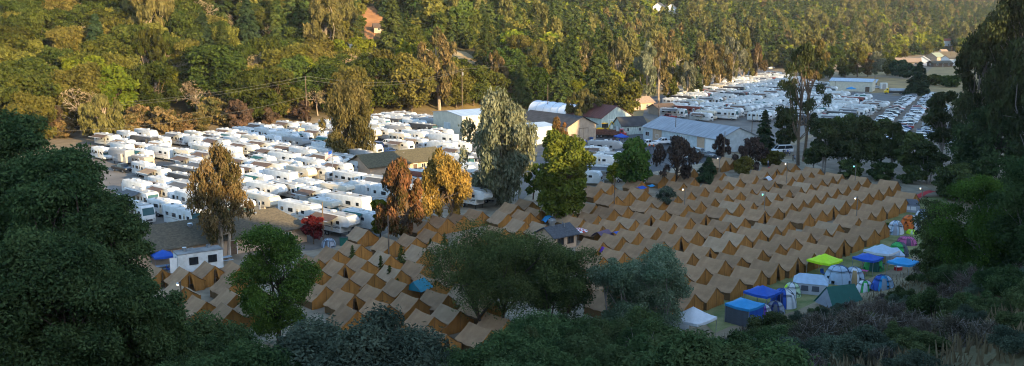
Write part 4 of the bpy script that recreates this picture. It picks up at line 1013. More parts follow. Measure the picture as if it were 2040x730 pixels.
addrv('white fifth wheel trailer','fifth_wheel_trailer','trailer','fifth',10.2,'white',M_rvroof,'tan',None)
addrv('white fifth wheel with brown awning','fifth_wheel_trailer','trailer','fifth',10.6,'white',M_rvroof2,'black','brown')
addrv('white motorhome','motorhome','motorhome','classa',10.4,'white',M_rvroof,'tan',None)
addrv('white motorhome with grey awning','motorhome','motorhome','classa',10.6,'white',M_rvroof2,'maroon','grey')
addrv('cream cab-over camper','camper_van','camper','classc',8.2,'cream',M_rvroof,'tan',None)
addrv('white cab-over camper','camper_van','camper','classc',8.2,'white',M_rvroof,'grey',None)
addrv('black motorhome','motorhome','motorhome','classa',11.2,'black',M_rvroof2,'tan',None)
addrv('white trailer with green awning','travel_trailer','trailer','trailer',8.,'white',M_rvroof,None,'green')
addrv('white trailer with tan awning','travel_trailer','trailer','trailer',8.6,'white',M_rvroof,'black','tan')
addrv('grey fifth wheel trailer','fifth_wheel_trailer','trailer','fifth',10.,'grey',M_rvroof2,'white',None)
addrv('maroon motorhome','motorhome','motorhome','classa',10.8,'maroon',M_rvroof,'tan',None)
addrv('tan travel trailer','travel_trailer','trailer','trailer',7.2,'tan',M_rvroof2,None,None)
addrv('cream fifth wheel trailer','fifth_wheel_trailer','trailer','fifth',9.6,'cream',M_rvroof,'tan',None)
# ------------------------------------------------------------ cars
def carpaint(n,c): return mat('car_paint_'+n,c,.3,.03,1,spec=.55)
PAINT={'white':carpaint('white',(.70,.70,.70)),'silver':carpaint('silver',(.42,.44,.46)),'grey':carpaint('grey',(.14,.15,.16)),'black':carpaint('black',(.02,.02,.022)),'blue':carpaint('blue',(.03,.08,.22)),'red':carpaint('red',(.30,.02,.02)),'yellow':carpaint('yellow',(.80,.50,.01)),'orange':carpaint('orange',(.75,.27,.01))}
def car(kind,paint):
    c=PAINT[paint]; parts=[]; b=MB(); W=1.8
    if kind=='sedan': L=4.7; lo=[(-2.35,.35),(2.3,.35),(2.35,.62),(2.25,.78),(1.1,.95),(-1.75,.98),(-2.3,.92)]; gl=[(1.0,.95),(.3,1.42),(-.95,1.44),(-1.7,.99)]
    elif kind=='suv': L=4.8; lo=[(-2.4,.42),(2.35,.42),(2.4,.75),(2.3,.95),(1.2,1.1),(-2.3,1.12),(-2.38,1.0)]; gl=[(1.15,1.1),(.5,1.72),(-2.0,1.74),(-2.28,1.13)]
    elif kind=='pickup': L=5.6; lo=[(-2.8,.5),(2.75,.5),(2.8,.85),(2.7,1.05),(1.5,1.18),(-.35,1.2),(-.4,1.2),(-2.8,1.18)]; gl=[(1.4,1.18),(.75,1.8),(-.55,1.82),(-.75,1.2)]
    else: L=5.2; lo=[(-2.6,.42),(2.5,.42),(2.6,.8),(2.5,1.0),(2.0,1.15),(-2.5,1.2),(-2.6,1.0)]; gl=[(2.0,1.15),(1.2,2.0),(-2.35,2.04),(-2.55,1.2)]
    b.prism(lo,-W/2,W/2,c); 
    # cabin roof as part of the body, tapering in
    n=len(gl); ins=.16; zt=max(z for _,z in gl)
    vs=[(x,-(W/2-.06-ins*((z-gl[0][1])/(zt-gl[0][1]))),z-.004) for x,z in gl]+[(x,(W/2-.06-ins*((z-gl[0][1])/(zt-gl[0][1]))),z-.004) for x,z in gl]
    g=MB(); g.add(vs,[(0,1,2,3),(4,7,6,5),(0,4,5,1),(2,6,7,3)],M_rvwin)
    r=MB(); r.add([(x,y,z+(.02 if i%4 in(1,2) else 0)) for i,(x,y,z) in enumerate(vs)],[(1,5,6,2)],c)
    rv_=[vs[1],vs[2],vs[6],vs[5]]; r.add([(p[0],p[1]*1.02,p[2]+.03) for p in rv_]+[(p[0],p[1]*1.02,p[2]-.05) for p in rv_],[(0,1,5,4),(1,2,6,5),(2,3,7,6),(3,0,4,7)],c)
    for s in (0,4):   # pillars
        for (i,j) in ((0,1),(2,3)):
            r.tube([vs[s+i],vs[s+j]],.05,c,4)
        m0=[(vs[s+1][k]+vs[s+2][k])/2 for k in range(3)]; m1=[(vs[s+0][k]*.5+vs[s+3][k]*.5) for k in range(3)]; r.tube([m0,m1],.045,c,4)
    bm=b.mesh('body',True,bevel=.06); parts.append(('body',bm)); parts.append(('glasshouse',g.mesh('glasshouse'))); parts.append(('roof',r.mesh('roof')))
    if kind=='pickup': parts.append(('load_bed',MB().box(-2.7,-.9,-.75,.75,1.183,1.19,M_black).mesh('load_bed')))
    for x in (-L*.31,L*.31):
        for s in (-1,1): parts.append(('wheel',MB().tube([(x,s*(W/2-.2),.33),(x,s*(W/2+.015),.33)],.33,M_black,12).tube([(x,s*(W/2+.01),.33),(x,s*(W/2+.03),.33)],.2,M_steel,8).mesh('wheel',True)))
    for s in (-1,1): parts.append(('headlight',MB().box(L/2-.12,L/2+.01,s*.65-.18,s*.65+.18,lo[2][1]-.05,lo[2][1]+.12,M_trim).mesh('headlight')))
    for s in (-1,1): parts.append(('tail_light',MB().box(-L/2-.012,-L/2+.1,s*.72-.1,s*.72+.1,lo[-1][1]-.2,lo[-1][1]-.02,PAINT['red']).mesh('tail_light')))
    return parts
CARS=[(f"{p} {k}",car(t,p)) for t,k in (('sedan','sedan'),('suv','estate car'),('pickup','pickup truck')) for p in ('white','silver','grey','black','blue','red')]
CW=[w*v for v in (5,5,2) for w in (7,6,3,3,1.3,1.)]
WT=[8,14,8,13,7,9,4,6,4.5,5,7,3.5,2,3,3]
def inpoly(px,py,poly):
    c=False; n=len(poly)
    for i in range(n):
        a,b=poly[i],poly[i-1]
        if (a[1]>py)!=(b[1]>py) and px<(b[0]-a[0])*(py-a[1])/(b[1]-a[1])+a[0]: c=not c
    return c
rr=random.Random(11)
OCC=[]
def fillrv(poly,rows_dir,axis,pitch,rowgap,lotname,origin,keepout=(),jit=3.,flip=.12):
    rd=np.array([math.cos(R_(rows_dir)),math.sin(R_(rows_dir))]); ax=np.array([math.cos(R_(axis)),math.sin(R_(axis))])
    nd=np.array([rd[1],-rd[0]]); o=P(*origin)[:2]
    out=[]
    for r in range(-2,22):
        t=-60.; row=[]
        while t<260:
            c=o+rd*t+nd*(r*rowgap+rr.uniform(-.5,.5)); px,py=proj(c[0],c[1],0)
            if inpoly(px,py,poly) and not any(inpoly(px,py-6,k) for k in keepout): row.append((c,px,py))
            t+=pitch*rr.uniform(.92,1.12)
        if row: out.append(row)
    n=0
    for r,row in enumerate(out):
        for i,(c,px,py) in enumerate(row):
            u=rr.random()
            if u<.03: continue
            if u<.12:
                d,parts=rr.choices(CARS,[1]*12+[4]*6)[0]
                spawn('parked_car',parts,f"{d} between trailers, {ordn(i+1)} from left, {ordn(r+1)} row {lotname}",'car',(c[0],c[1],.07),R_(axis+rr.gauss(0,4)+(180 if rr.random()<.5 else 0)),'tow vehicles between the trailers'); continue
            k=rr.choices(range(len(RVS)),WT)[0]; d,name,cat,parts,L=RVS[k]
            a=axis+rr.gauss(0,jit)+(180 if rr.random()<flip else 0)
            spawn(name,parts,f"{d}, {ordn(i+1)} from left, {ordn(r+1)} row {lotname}",cat,(c[0],c[1],.05),R_(a),'trailers and motorhomes parked in rows',(rr.uniform(.82,.95),.88,rr.uniform(.92,1.10))); n+=1; OCC.append((px,py))
    return n
n1=fillrv([(186,291),(330,284),(480,268),(640,252),(780,240),(890,250),(905,290),(945,335),(1000,365),(990,405),(890,420),(760,440),(720,466),(640,484),(612,462),(560,446),(300,464),(250,456),(205,330)],46,-40,4.8,10.5,'from the forest edge',(188,296),
   keepout=[[(720,358),(735,318),(880,300),(900,345),(760,372)]])
n2=fillrv([(1335,196),(1400,182),(1480,160),(1540,155),(1640,176),(1655,196),(1735,203),(1748,222),(1690,252),(1600,285),(1500,300),(1450,262),(1395,232),(1335,222)],56,-36,4.9,11.6,'of the far lot',(1335,200),
   keepout=[[(1275,300),(1290,232),(1420,240),(1470,275),(1460,310)]])
n3=fillrv([(1155,318),(1230,303),(1245,330),(1215,362),(1160,375)],46,-20,5.6,11,'below the yard',(1165,318),flip=0)
n4=fillrv([(1325,228),(1400,226),(1440,236),(1440,246),(1330,240)],56,-36,5.,12.,'right behind the warehouse',(1330,238))
print('RV',n1,n2,n3,n4)
# ------------------------------------------------------------ car park
rd=np.array([math.cos(R_(62)),math.sin(R_(62))]); nd=np.array([rd[1],-rd[0]]); o=P(1735,226)[:2]; nc=0; ri=0
poly=[(1738,232),(1790,204),(1832,190),(1862,190),(1890,225),(1925,300),(1930,350),(1850,352),(1800,320),(1760,270),(1740,250)]
for r in range(0,12):
    t=-80; row=[]
    while t<110:
        c=o+rd*t+nd*(r*7.4); px,py=proj(c[0],c[1],0)
        if inpoly(px,py,poly) and rr.random()<.95: row.append(c)
        t+=3.05*rr.uniform(.95,1.15)
    if not row: continue
    ri+=1
    for i,c in enumerate(row):
        if nc>=150: break
        d,parts=rr.choices(CARS,CW)[0]; c=c+nd*rr.uniform(-.4,.4)
        spawn('parked_car',parts,f"{d}, {ordn(i+1)} from the near end of the {ordn(ri)} row of the car park",'car',(c[0],c[1],.07),R_(-28+rr.gauss(0,3))+(PI if rr.random()<.3 else 0),'cars parked in the dirt car park'); nc+=1
print('cars',nc)
CD=dict(CARS)
def one(label,px,py,parts,name,cat,deg): spawn(name,parts,label,cat,P(px,py)+np.array([0,0,.08]),R_(deg))
one('white pickup truck parked in front of the warehouse',1290,293,CD['white pickup truck'],'pickup_truck','pickup truck',205)
one('second white pickup truck behind the purple tree at the warehouse',1322,289,CD['white pickup truck'],'pickup_truck','pickup truck',200)
one('white van parked on dirt behind the rear tan tents',1558,306,car('van','white'),'van','van',190)
one('white estate car on the road below the eucalyptus row',1536,138,CD['white estate car'],'parked_car','car',200)
one('red sedan beside the white car on the far road',1542,132,CD['red sedan'],'parked_car','car',200)
one('black pickup truck beside the cream steel building',1715,180,CD['black pickup truck'],'pickup_truck','pickup truck',20)
one('white sedan near the white container at the field edge',1746,177,CD['white sedan'],'parked_car','car',10)
one('silver estate car at the near side of the warehouse',1394,310,CD['silver estate car'],'parked_car','car',-50)
one('grey sedan right of the silver car by the warehouse',1408,314,CD['grey sedan'],'parked_car','car',-50)
one('white sedan in front of the tents below the warehouse',1378,318,CD['white sedan'],'parked_car','car',-40)
# other vehicles
def truck(cabc,kind):
    parts=[]; L=9.; c=MB().prism([(2.6,.6),(4.5,.6),(4.5,1.6),(3.9,1.75),(3.6,2.7),(2.6,2.75)],-1.2,1.2,PAINT[cabc]); parts.append(('cab',c.mesh('cab',True,bevel=.06)))
    parts.append(('windscreen',MB().add([(3.885,-1.,1.78),(3.885,1.,1.78),(3.64,.95,2.6),(3.64,-.95,2.6)],[(0,1,2,3)],M_screen).mesh('windscreen')))
    for s in (-1,1): parts.append(('window',MB().box(2.9,3.55,s*1.21-.01,s*1.21+.01,1.8,2.5,M_rvwin).mesh('window')))
    parts.append(('chassis',MB().box(-4.5,2.6,-.5,.5,.6,.85,M_black).mesh('chassis')))
    if kind=='tank':
        vs=[]; t=MB(); pr=[(1.25*math.cos(a*PI/8),1.75+.85*math.sin(a*PI/8)) for a in range(16)]
        n=16; v=[(-4.5,y,z) for y,z in pr]+[(2.4,y,z) for y,z in pr]; t.add(v,[tuple(range(n)),tuple(range(n,2*n))[::-1]]+[(i,(i+1)%n,n+(i+1)%n,n+i) for i in range(n)],M_steel)
        parts.append(('tank',t.mesh('tank',True,bevel=.05)))
    else:
        t=MB().box(-4.4,2.3,-1.2,1.2,.9,1.05,M_brtrim)
        for s in (-1,1): t.box(-4.4,2.3,s*1.2-.04,s*1.2+.04,1.05,1.8,mat('rusty_steel',(.16,.07,.05),.9,.3,2))
        parts.append(('flatbed',t.mesh('flatbed')))
    for x in (3.6,-2.6,-3.7):
        for s in (-1,1): parts.append(('wheel',MB().tube([(x,s*.85,.5),(x,s*1.2,.5)],.5,M_black,12).tube([(x,s*1.19,.5),(x,s*1.22,.5)],.25,M_steel,8).mesh('wheel',True)))
    return parts
spawn('tanker_truck',truck('yellow','tank'),'yellow cab tanker truck with a steel tank by the dark conifer','tanker truck',P(1782,188),R_(165))
spawn('flatbed_truck',truck('orange','flat'),'orange cab flatbed truck between the tan barn and the old barn','truck',P(1196,271),R_(160))
spawn('flatbed_truck',truck('red','flat'),'dark red flatbed trailer truck in front of the cottage','truck',P(1217,275),R_(-15))
def backhoe():
    y=PAINT['yellow']; p=[]
    p.append(('body',MB().prism([(-1.6,.7),(1.8,.7),(1.8,1.3),(.3,1.45),(-1.6,1.4)],-.8,.8,y).mesh('body',True,bevel=.05)))
    p.append(('cab',MB().box(-1.2,.2,-.75,.75,1.42,2.7,M_rvwin).box(-1.3,.3,-.85,.85,2.71,2.85,y).mesh('cab')))
    p.append(('boom',MB().tube([(-1.6,0,1.2),(-2.6,0,3.4)],[.2,.15],y,6).tube([(-2.6,0,3.4),(-3.9,0,2.2)],[.16,.12],y,6).mesh('boom')))
    p.append(('bucket',MB().prism([(-4.3,1.5),(-3.7,1.5),(-3.8,2.2)],-.4,.4,M_black).mesh('bucket')))
    p.append(('loader',MB().box(2.1,2.7,-1.1,1.1,.3,1.,y).tube([(1.6,-.6,1.1),(2.2,-.6,.6)],.1,y,4).tube([(1.6,.6,1.1),(2.2,.6,.6)],.1,y,4).mesh('loader')))
    for x,r in ((-1.,.7),(1.2,.5)):
        for s in (-1,1): p.append(('wheel',MB().tube([(x,s*.85,r),(x,s*1.2,r)],r,M_black,12).mesh('wheel',True)))
    return p
spawn('backhoe',backhoe(),'yellow backhoe with raised boom in front of the old barn','backhoe',P(1202,264),R_(150))
tagmesh('storage_container',MB().box(-1.6,1.6,-1.3,1.3,.05,3.,RVC['white']).box(-.9,.9,-1.34,-1.3,.1,2.9,RVC['grey']).mesh('storage_container',bevel=.03),'small white container standing at the dry field edge','container',P(1760,178),R_(-10))
tagmesh('trash_bin',MB().tube([(0,0,0),(0,0,1.3)],[.45,.55],PAINT['blue'],12).mesh('trash_bin'),'blue barrel at the corner of the tan barn','barrel',P(1178,283))
tagmesh('trash_bin',MB().box(-.6,.6,-.5,.5,0,1.2,C['dgreen']).box(-.64,.64,-.54,.54,1.2,1.3,M_black).mesh('trash_bin',bevel=.03),'dark green bin between the cream camper and the tan tents','bin',P(686,489))
tagmesh('cooler',MB().box(-.45,.45,-.3,.3,0,.5,C['red']).box(-.47,.47,-.32,.32,.5,.6,C['white']).mesh('cooler',bevel=.03),'red cooler with white lid on the verge grass','cooler',onver(1789,540),R_(20))
def ptable(m,mb):
    p=[('table_top',MB().box(-1,1,-.4,.4,.72,.78,m).mesh('table_top'))]
    for s in (-1,1): p.append(('bench',MB().box(-1,1,s*.75-.14,s*.75+.14,.42,.47,m).mesh('bench')))
    for s in (-1,1): p.append(('leg',MB().tube([(s*.7,-.75,.02),(s*.7,-.2,.72)],.04,mb,4).tube([(s*.7,.75,.02),(s*.7,.2,.72)],.04,mb,4).box(s*.7-.03,s*.7+.03,-.8,.8,.36,.42,mb).mesh('leg')))
    return p
spawn('picnic_table',ptable(mat('bench_blue_grey',(.30,.38,.45),.6),M_steel),'grey blue picnic table between the board fence and the site trailer','picnic table',P(447,523),R_(38))
spawn('picnic_table',ptable(mat('bench_blue_grey',(.30,.38,.45)),M_steel),'picnic table under the blue canopy by the peach hall','picnic table',P(326,540),R_(30))
spawn('folding_table',[('table_top',MB().box(-.9,.9,-.38,.38,.7,.74,C['pink']).mesh('table_top'))]+[('leg',MB().tube([(x,y,0),(x,y,.7)],.025,M_steel,5).mesh('leg')) for x in(-.8,.8) for y in(-.3,.3)],'pink topped folding table beneath the blue canopy on the verge','table',onver(1714,549),R_(-40))
# ------------------------------------------------------------ people
def person(shirt,trousers,hair,stride=.12,arm=.12):
    me=bpy.data.meshes.new('body'); J=dict(pel=(0,0,.95),ch=(0,0,1.25),nk=(0,0,1.48),hd=(0.02,0,1.60),ht=(.02,0,1.72),ls=(0,.19,1.42),le=(-.03,.24+arm*.4,1.16),lh=(.08,.26+arm*.5,.92),lf=(.11,.26+arm*.5,.82),rs=(0,-.19,1.42),re=(-.03,-.24-arm*.4,1.16),rh=(.08,-.26-arm*.5,.92),rf=(.11,-.26-arm*.5,.82),
      lp=(0,.10,.90),lk=(stride*.6,.11,.50),la=(stride*.4,.11,.09),lt=(stride*.4+.17,.12,.04),rp=(0,-.10,.90),rk=(-stride*.2,-.11,.50),ra=(-stride,-.11,.09),rt=(-stride+.17,-.12,.04))
    Rr=dict(pel=.15,ch=.155,nk=.06,hd=.10,ht=.075,ls=.075,le=.048,lh=.036,lf=.03,rs=.075,re=.048,rh=.036,rf=.03,lp=.095,lk=.065,la=.045,lt=.035,rp=.095,rk=.065,ra=.045,rt=.035)
    ks=list(J); E=[('pel','ch'),('ch','nk'),('nk','hd'),('hd','ht'),('ch','ls'),('ls','le'),('le','lh'),('lh','lf'),('ch','rs'),('rs','re'),('re','rh'),('rh','rf'),('pel','lp'),('lp','lk'),('lk','la'),('la','lt'),('pel','rp'),('rp','rk'),('rk','ra'),('ra','rt')]
    me.from_pydata([J[k] for k in ks],[(ks.index(a),ks.index(b)) for a,b in E],[]); o=bpy.data.objects.new('tmp',me); COL.objects.link(o)
    sk=o.modifiers.new('s','SKIN'); me.skin_vertices[0].data[0].use_root=True
    for i,k in enumerate(ks): me.skin_vertices[0].data[i].radius=(Rr[k],)*2
    o.modifiers.new('u','SUBSURF').levels=1
    dg=bpy.context.evaluated_depsgraph_get(); m2=bpy.data.meshes.new_from_object(o.evaluated_get(dg)); bpy.data.objects.remove(o)
    m2.materials.clear(); skin=mat('skin',(.45,.27,.19),.6,.05); 
    for m in (skin,shirt,trousers,M_black): m2.materials.append(m)
    for p in m2.polygons:
        z=p.center.z; y=abs(p.center.y)
        p.material_index=0 if (z>1.46 or (y>.2 and z<1.2 and z>.75)) else (1 if z>.95 else (2 if z>.10 else 3)); p.use_smooth=True
    m2.name='body'
    h=MB(); n=8
    for r in range(4):
        for k in range(n):
            e0,e1=r/4*PI/2,(r+1)/4*PI/2; a,b=2*PI*k/n,2*PI*(k+1)/n
            f=lambda e,t:(.01+.108*math.cos(e)*math.cos(t),.105*math.cos(e)*math.sin(t),1.645+.11*math.sin(e))
            h.add([f(e0,a),f(e0,b),f(e1,b),f(e1,a)],[(0,1,2,3)],hair)
    return [('body',m2),('hair',h.mesh('hair',True))]
hb=mat('hair_dark',(.03,.02,.015),.7); hl=mat('hair_brown',(.12,.07,.04),.7); jean=mat('denim',(.05,.07,.13),.9); kh=mat('khaki_trousers',(.22,.17,.10),.9); bk=mat('dark_cloth',(.025,.025,.03),.9)
PPL=[person(C['white'],jean,hb),person(C['red'],bk,hl,.2),person(C['blue'],kh,hb,.05),person(bk,bk,hb,.15,.2),person(C['orange'],jean,hl,.1),person(C['pgreen'],jean,hl,.02),person(C['grey'],jean,hb,.25)]
for lab,px,py,k,a in [('person in red shirt standing by the tall pole between tents',781,514,1,-60),('person in white walking across the yard by the tan barn',1165,289,0,20),('person in blue beside the person in white by the tan barn',1168,291,2,-70),
  ('person in white near the blue yard canopy',1217,288,0,-90),('person in red by the left leg of the yard canopy',1223,287,1,180),('person in dark clothes in front of the yard canopy',1225,292,3,-80),('person in pale green under the yard canopy',1230,286,5,-100),('person in blue under the right side of the yard canopy',1234,288,2,90),
  ('person in orange vest walking near the white pickup',1294,299,4,-60),('second person in orange vest walking in the yard',1302,300,4,30),('person in orange vest furthest right of the three',1309,302,4,-30),('person in red beside the white pickup bed',1275,288,1,0),
  ('person in dark clothes on the path behind the rear tents',1580,322,3,-90),('person in grey on the path behind the rear tents',1583,323,6,-90),('person in dark clothes in the group by the white van',1561,311,3,60),('person in grey in the group by the white van',1565,311,6,-40),('person in blue in the group by the white van',1569,311,2,10),('person in white in the group by the white van',1573,312,0,140),
  ('person with dark clothes at the site trailer steps',356,541,3,0),('person in pink and grey by the rear red tarp',1530,334,6,-45)]:
    spawn('person',PPL[k],lab,'person',P(px,py)+np.array([0,0,.05]),R_(a))
# ------------------------------------------------------------ poles, lamps, wires
M_lampg=mat('lamp_green_glow',(.1,.6,.35),.4,.05,1,emit=(.15,1.,.55,1.5)); M_lampw=mat('lamp_warm_glow',(.9,.8,.5),.4,.05,1,emit=(1.,.85,.5,2.))
def lamp(h,r=.07,glow=M_lampg,wood=False):
    m=M_pole if wood else mat('lamp_post_wood',(.22,.18,.14),.85,.2,3)
    p=[('post',MB().tube([(0,0,-.3),(0,0,h)],[r*1.2,r],m,7).mesh('post',True))]
    p.append(('arm',MB().tube([(0,0,h-.35),(-.35,0,h-.25)],.03,M_steel,5).mesh('arm')))
    p.append(('lamp_head',MB().tube([(-.38,0,h-.18),(-.38,0,h-.34)],[.07,.16],M_steel,8).mesh('lamp_head'),[('bulb',MB().tube([(-.38,0,h-.345),(-.38,0,h-.52)],[.10,.07],glow,8).mesh('bulb'))]))
    return p
def upole(h,arm=2.2,trans=False,r=.15):
    p=[('post',MB().tube([(0,0,-.5),(0,0,h)],[r*1.15,r*.8],M_pole,8).mesh('post',True))]
    if arm:
        p.append(('crossarm',MB().box(-.06,.06,-arm/2,arm/2,h-.7,h-.58,M_pole).mesh('crossarm'),[('insulator',MB().tube([(0,y,h-.58),(0,y,h-.38)],.05,M_steel,6).mesh('insulator')) for y in (-arm/2+.15,0.3,arm/2-.15)]))
    if trans: p.append(('transformer',MB().tube([(.35,0,h-2.6),(.35,0,h-1.5)],.28,M_steel,10).mesh('transformer',True)))
    return p
def height(px,pyb,pyt):
    p=hit(px,pyb); d=p[1]; z=CH-(pyt-41)*d/FPX*1.0; return p,max(2,z-p[2])
POLES={}
def pole(label,px,pyb,pyt,kind='u',**k):
    p,h=height(px,pyb,pyt); POLES[(px,pyt)]=(p,h)
    if kind=='u': spawn('utility_pole',upole(h,**k),label,'utility pole',p,R_(40))
    else: spawn('lamp_post',lamp(h,**k),label,'lamp post',p,R_(-20))
pole('tall bare wooden pole at the forest edge above the trailers',612,245,150,arm=0)
pole('utility pole with transformer behind the grey metal shed',921,226,134,trans=True)
pole('short pole standing in front of the transformer pole',914,215,178,arm=0)
pole('tall yellowish wooden pole in the middle of the left tents',775,518,433,arm=0,r=.1)
pole('wooden pole beside the red maple and cream camper',645,486,404,arm=0,r=.1)
pole('lamp post in the near left corner of the tents','x' and 366,662,571,'l',wood=True,glow=M_lampw)
for lab,px,b,t,g in [('lamp post with warm light among the tents right of the grey shrub',1363,438,374,M_lampw),('lamp post with green light near the middle of the tan tents',1521,449,384,M_lampg),('tall lamp post with green light at the rear right tents',1702,380,327,M_lampg),('lamp post with pale light right of the middle of the tents',1705,450,392,M_lampw),('lamp post beside the small conifer at the rear tents',1432,352,311,M_lampw),('lamp post near the red tarps behind the tents',1566,378,322,M_lampw),('lamp post with green light under the right hand trees',1870,388,332,M_lampg),('leaning lamp post at the foot of the right hand trees',1941,392,333,M_lampg),('warm lamp post at the far end of the verge',1836,402,372,M_lampw)]:
    pole(lab,px,b,t,'l',glow=g)
for lab,px,b,t in [('thin pole left of the warehouse roof',1311,245,200),('thin pole rising in front of the warehouse wall',1345,286,215),('thin pole before the right end of the warehouse',1442,320,260),('thin pole at the right gable of the warehouse',1496,300,225),('thin pole standing among the far trailers',1577,250,175),('thin pole behind the lamp posts at the dark trees',1686,352,300),('pole beside the dark conifer and tanker truck',1808,188,167),('slim pole behind the yard in front of the brown tree',1091,230,164),('brown pole near the bright green tree',1223,436,355),('pole at the cream steel building',1663,184,160)]:
    pole(lab,px,b,t,arm=0,r=.10)
for lab,px,b,t in [('utility pole with crossarm on the slope above the far houses',1760,92,57),('utility pole above the road bend',1797,100,68),('utility pole between the far white houses',1892,131,92),('twin pole frame on the slope above the eucalyptus row',1311,92,60)]:
    pole(lab,px,b,t,r=.16)
def wire(label,a,b,sag=3.):
    pts=[]
    for i in range(21):
        t=i/20; p=a+(b-a)*t; pts.append(p-np.array([0,0,4*sag*t*(1-t)]))
    o=pts[0]; me=MB().tube([p-o for p in pts],.022,mat('cable',(.22,.20,.17),.6),4).mesh('power_line'); return tagmesh('power_line',me,label,'power line',o,group='power lines')
def at(px,py,d): r=ray(px,py); return r*(d/r[1])+np.array([0,0,CH])
wire('upper power line crossing the left forest to the tall pole',at(-60,208,262),at(612,152,240))
wire('middle power line crossing the left forest',at(-60,213,266),at(612,158,246))
wire('lower power line from the left forest to the tall pole',at(100,262,240),at(612,192,240),2)
wire('power line from the tall pole to the transformer pole',at(612,152,240),at(921,138,325))
wire('second power line from the tall pole to the transformer pole',at(612,160,244),at(921,141,325))
wire('power line from the transformer pole over the grey eucalyptus to the right',at(921,138,325),at(1311,62,480),4)
wire('power line from the road bend pole toward the far trees',at(1560,92,560),at(1760,60,760),4)
wire('long power line over the far lot eucalyptus',at(1520,105,540),at(1797,98,700),3)
wire('cable between the rear lamp posts at the dark trees',*[POLES[k][0]+np.array([0,0,POLES[k][1]-.2]) for k in ((1870,332),(1941,333))],1.)
# flag
fl=[('pole',MB().tube([(0,0,0),(0,0,6)],.05,M_steel,6).mesh('pole'))]
b=MB(); cr_,cw_,cb_=C['red'],C['white'],C['blue']; n=13
for i in range(n):
    for k in range(6):
        f=lambda kk,ii:(0.05+kk/6*1.5*.75,.12*math.sin(kk*1.5),5.9-ii/n*1.0-.55*(kk/6)**1.3)
        m=cb_ if (i<7 and k<3) else (cr_ if i%2==0 else cw_); b.add([f(k,i),f(k+1,i),f(k+1,i+1),f(k,i+1)],[(0,1,2,3)],m)
fl.append(('flag',b.mesh('flag')))
spawn('flagpole',fl,'flagpole with a drooping striped flag among the left trailers','flagpole',P(664,372),R_(200),sc=1.25)
# ------------------------------------------------------------ single trees of the middle ground and foreground
TREEPX=[]
def one_tree(name,label,cat,px,pb,pt,wpx,kind,fol,bark,leaf,n,ground=None,**k):
    p=hit(px,pb) if ground is None else np.array(ground)
    s=FPX/(p[1]*CP+CH*SP-p[2]*SP)
    Ht=max(1.,(CH-(pt-41)*p[1]/FPX)-p[2]); Rd=wpx/2/s
    seed=int(px*7+pb*3)
    t,c=tree(kind,Ht,Rd,seed,leaf,n,(bark,F[fol]),**k)
    r=spawn(name,[('trunk',t),('crown',c)],label,cat,p); 
    TREEPX.append((px,pt,pb,wpx)); return r
T1=one_tree
T1('eucalyptus','tall grey-green eucalyptus with weeping clumps between the two trailer lots','eucalyptus',992,408,192,150,'euc','eucgrey',bark_pale,.22,30000,clear=.13,nl=80)
T1('eucalyptus','large olive weeping tree standing in the middle of the left trailers','eucalyptus',696,322,168,122,'euc','eucolive',bark_brown,.24,26000,clear=.10,nl=70)
T1('eucalyptus','tall brown sparse eucalyptus with pale trunks behind the peach hall','eucalyptus',448,517,290,120,'euc','eucbrown',bark_pale,.15,15000,clear=.18,nl=60,stems=3)
T1('eucalyptus','rust red weeping tree above the left tents','weeping tree',800,487,316,92,'euc','rust',bark_brown,.16,18000,clear=.14,nl=56)
T1('eucalyptus','golden weeping tree with twin trunks right of the rust red tree','weeping tree',882,456,292,104,'euc','gold',bark_brown,.16,16000,clear=.2,nl=50,stems=2)
T1('broadleaf_tree','bright yellow-green tree between the trailers and the tan tents','tree',1125,446,262,126,'round','leafy',bark_brown,.24,30000,clear=.02,nl=46)
T1('broadleaf_tree','dark green tree behind the blue tarp at the rear tents','tree',1256,382,277,84,'round','green',bark_dark,.30,13000,clear=.14,nl=26)
T1('broadleaf_tree','slim yellow-green sapling left of the dark green rear tree','tree',1219,384,322,26,'round','lime',bark_brown,.22,2500,clear=.3,nl=10)
T1('broadleaf_tree','purple-brown airy tree over the rear tents by the warehouse','tree',1346,378,268,92,'airy','dusk',bark_dark,.20,5200,clear=.28,nl=44)
T1('broadleaf_tree','dusky purple tree at the right end of the warehouse','tree',1492,342,270,66,'airy','dusk',bark_dark,.20,5200,clear=.1,nl=40)
T1('broadleaf_tree','small dusky purple tree in front of the warehouse doors','tree',1436,316,266,38,'airy','dusk',bark_dark,.24,3500,clear=.1,nl=24)
T1('conifer_tree','small dark conifer among the rear tents','conifer',1410,366,312,52,'conifer','condark',bark_dark,.26,6000,clear=.1)
T1('conifer_tree','dark conifer left of the tall thin eucalyptus','conifer',1521,298,218,44,'conifer','condark',bark_dark,.34,8000,clear=.06)
T1('conifer_tree','second dark conifer hugging the tall thin eucalyptus','conifer',1562,302,214,50,'round','eucdark',bark_dark,.34,7000,clear=.1)
T1('eucalyptus','very tall thin eucalyptus with bare trunk behind the rear tents','eucalyptus',1590,330,80,104,'airy','eucdark',bark_brown,.22,5200,clear=.25,nl=34)
T1('eucalyptus','brown topped eucalyptus close behind the very tall thin one','eucalyptus',1600,322,74,96,'airy','eucbrown',bark_brown,.24,3200,clear=.68,nl=18)
T1('broadleaf_tree','grey brown leafless shrub tree among the rear tan tents','tree',1326,423,370,48,'dead','sage',bark_grey,.13,2600,clear=.1,nl=14)
T1('maple_tree','small crimson maple left of the cream camper','maple',626,487,432,50,'round','maple',bark_dark,.22,4500,clear=.2,nl=16)
T1('broadleaf_tree','bright green tree under the rust red weeping tree','tree',758,474,396,56,'round','bright',bark_dark,.24,6000,clear=.1,nl=18)
T1('broadleaf_tree','rusty thin tree in front of the pale blue workshop','tree',1112,300,232,48,'airy','rust',bark_brown,.24,5000,clear=.15,nl=20)
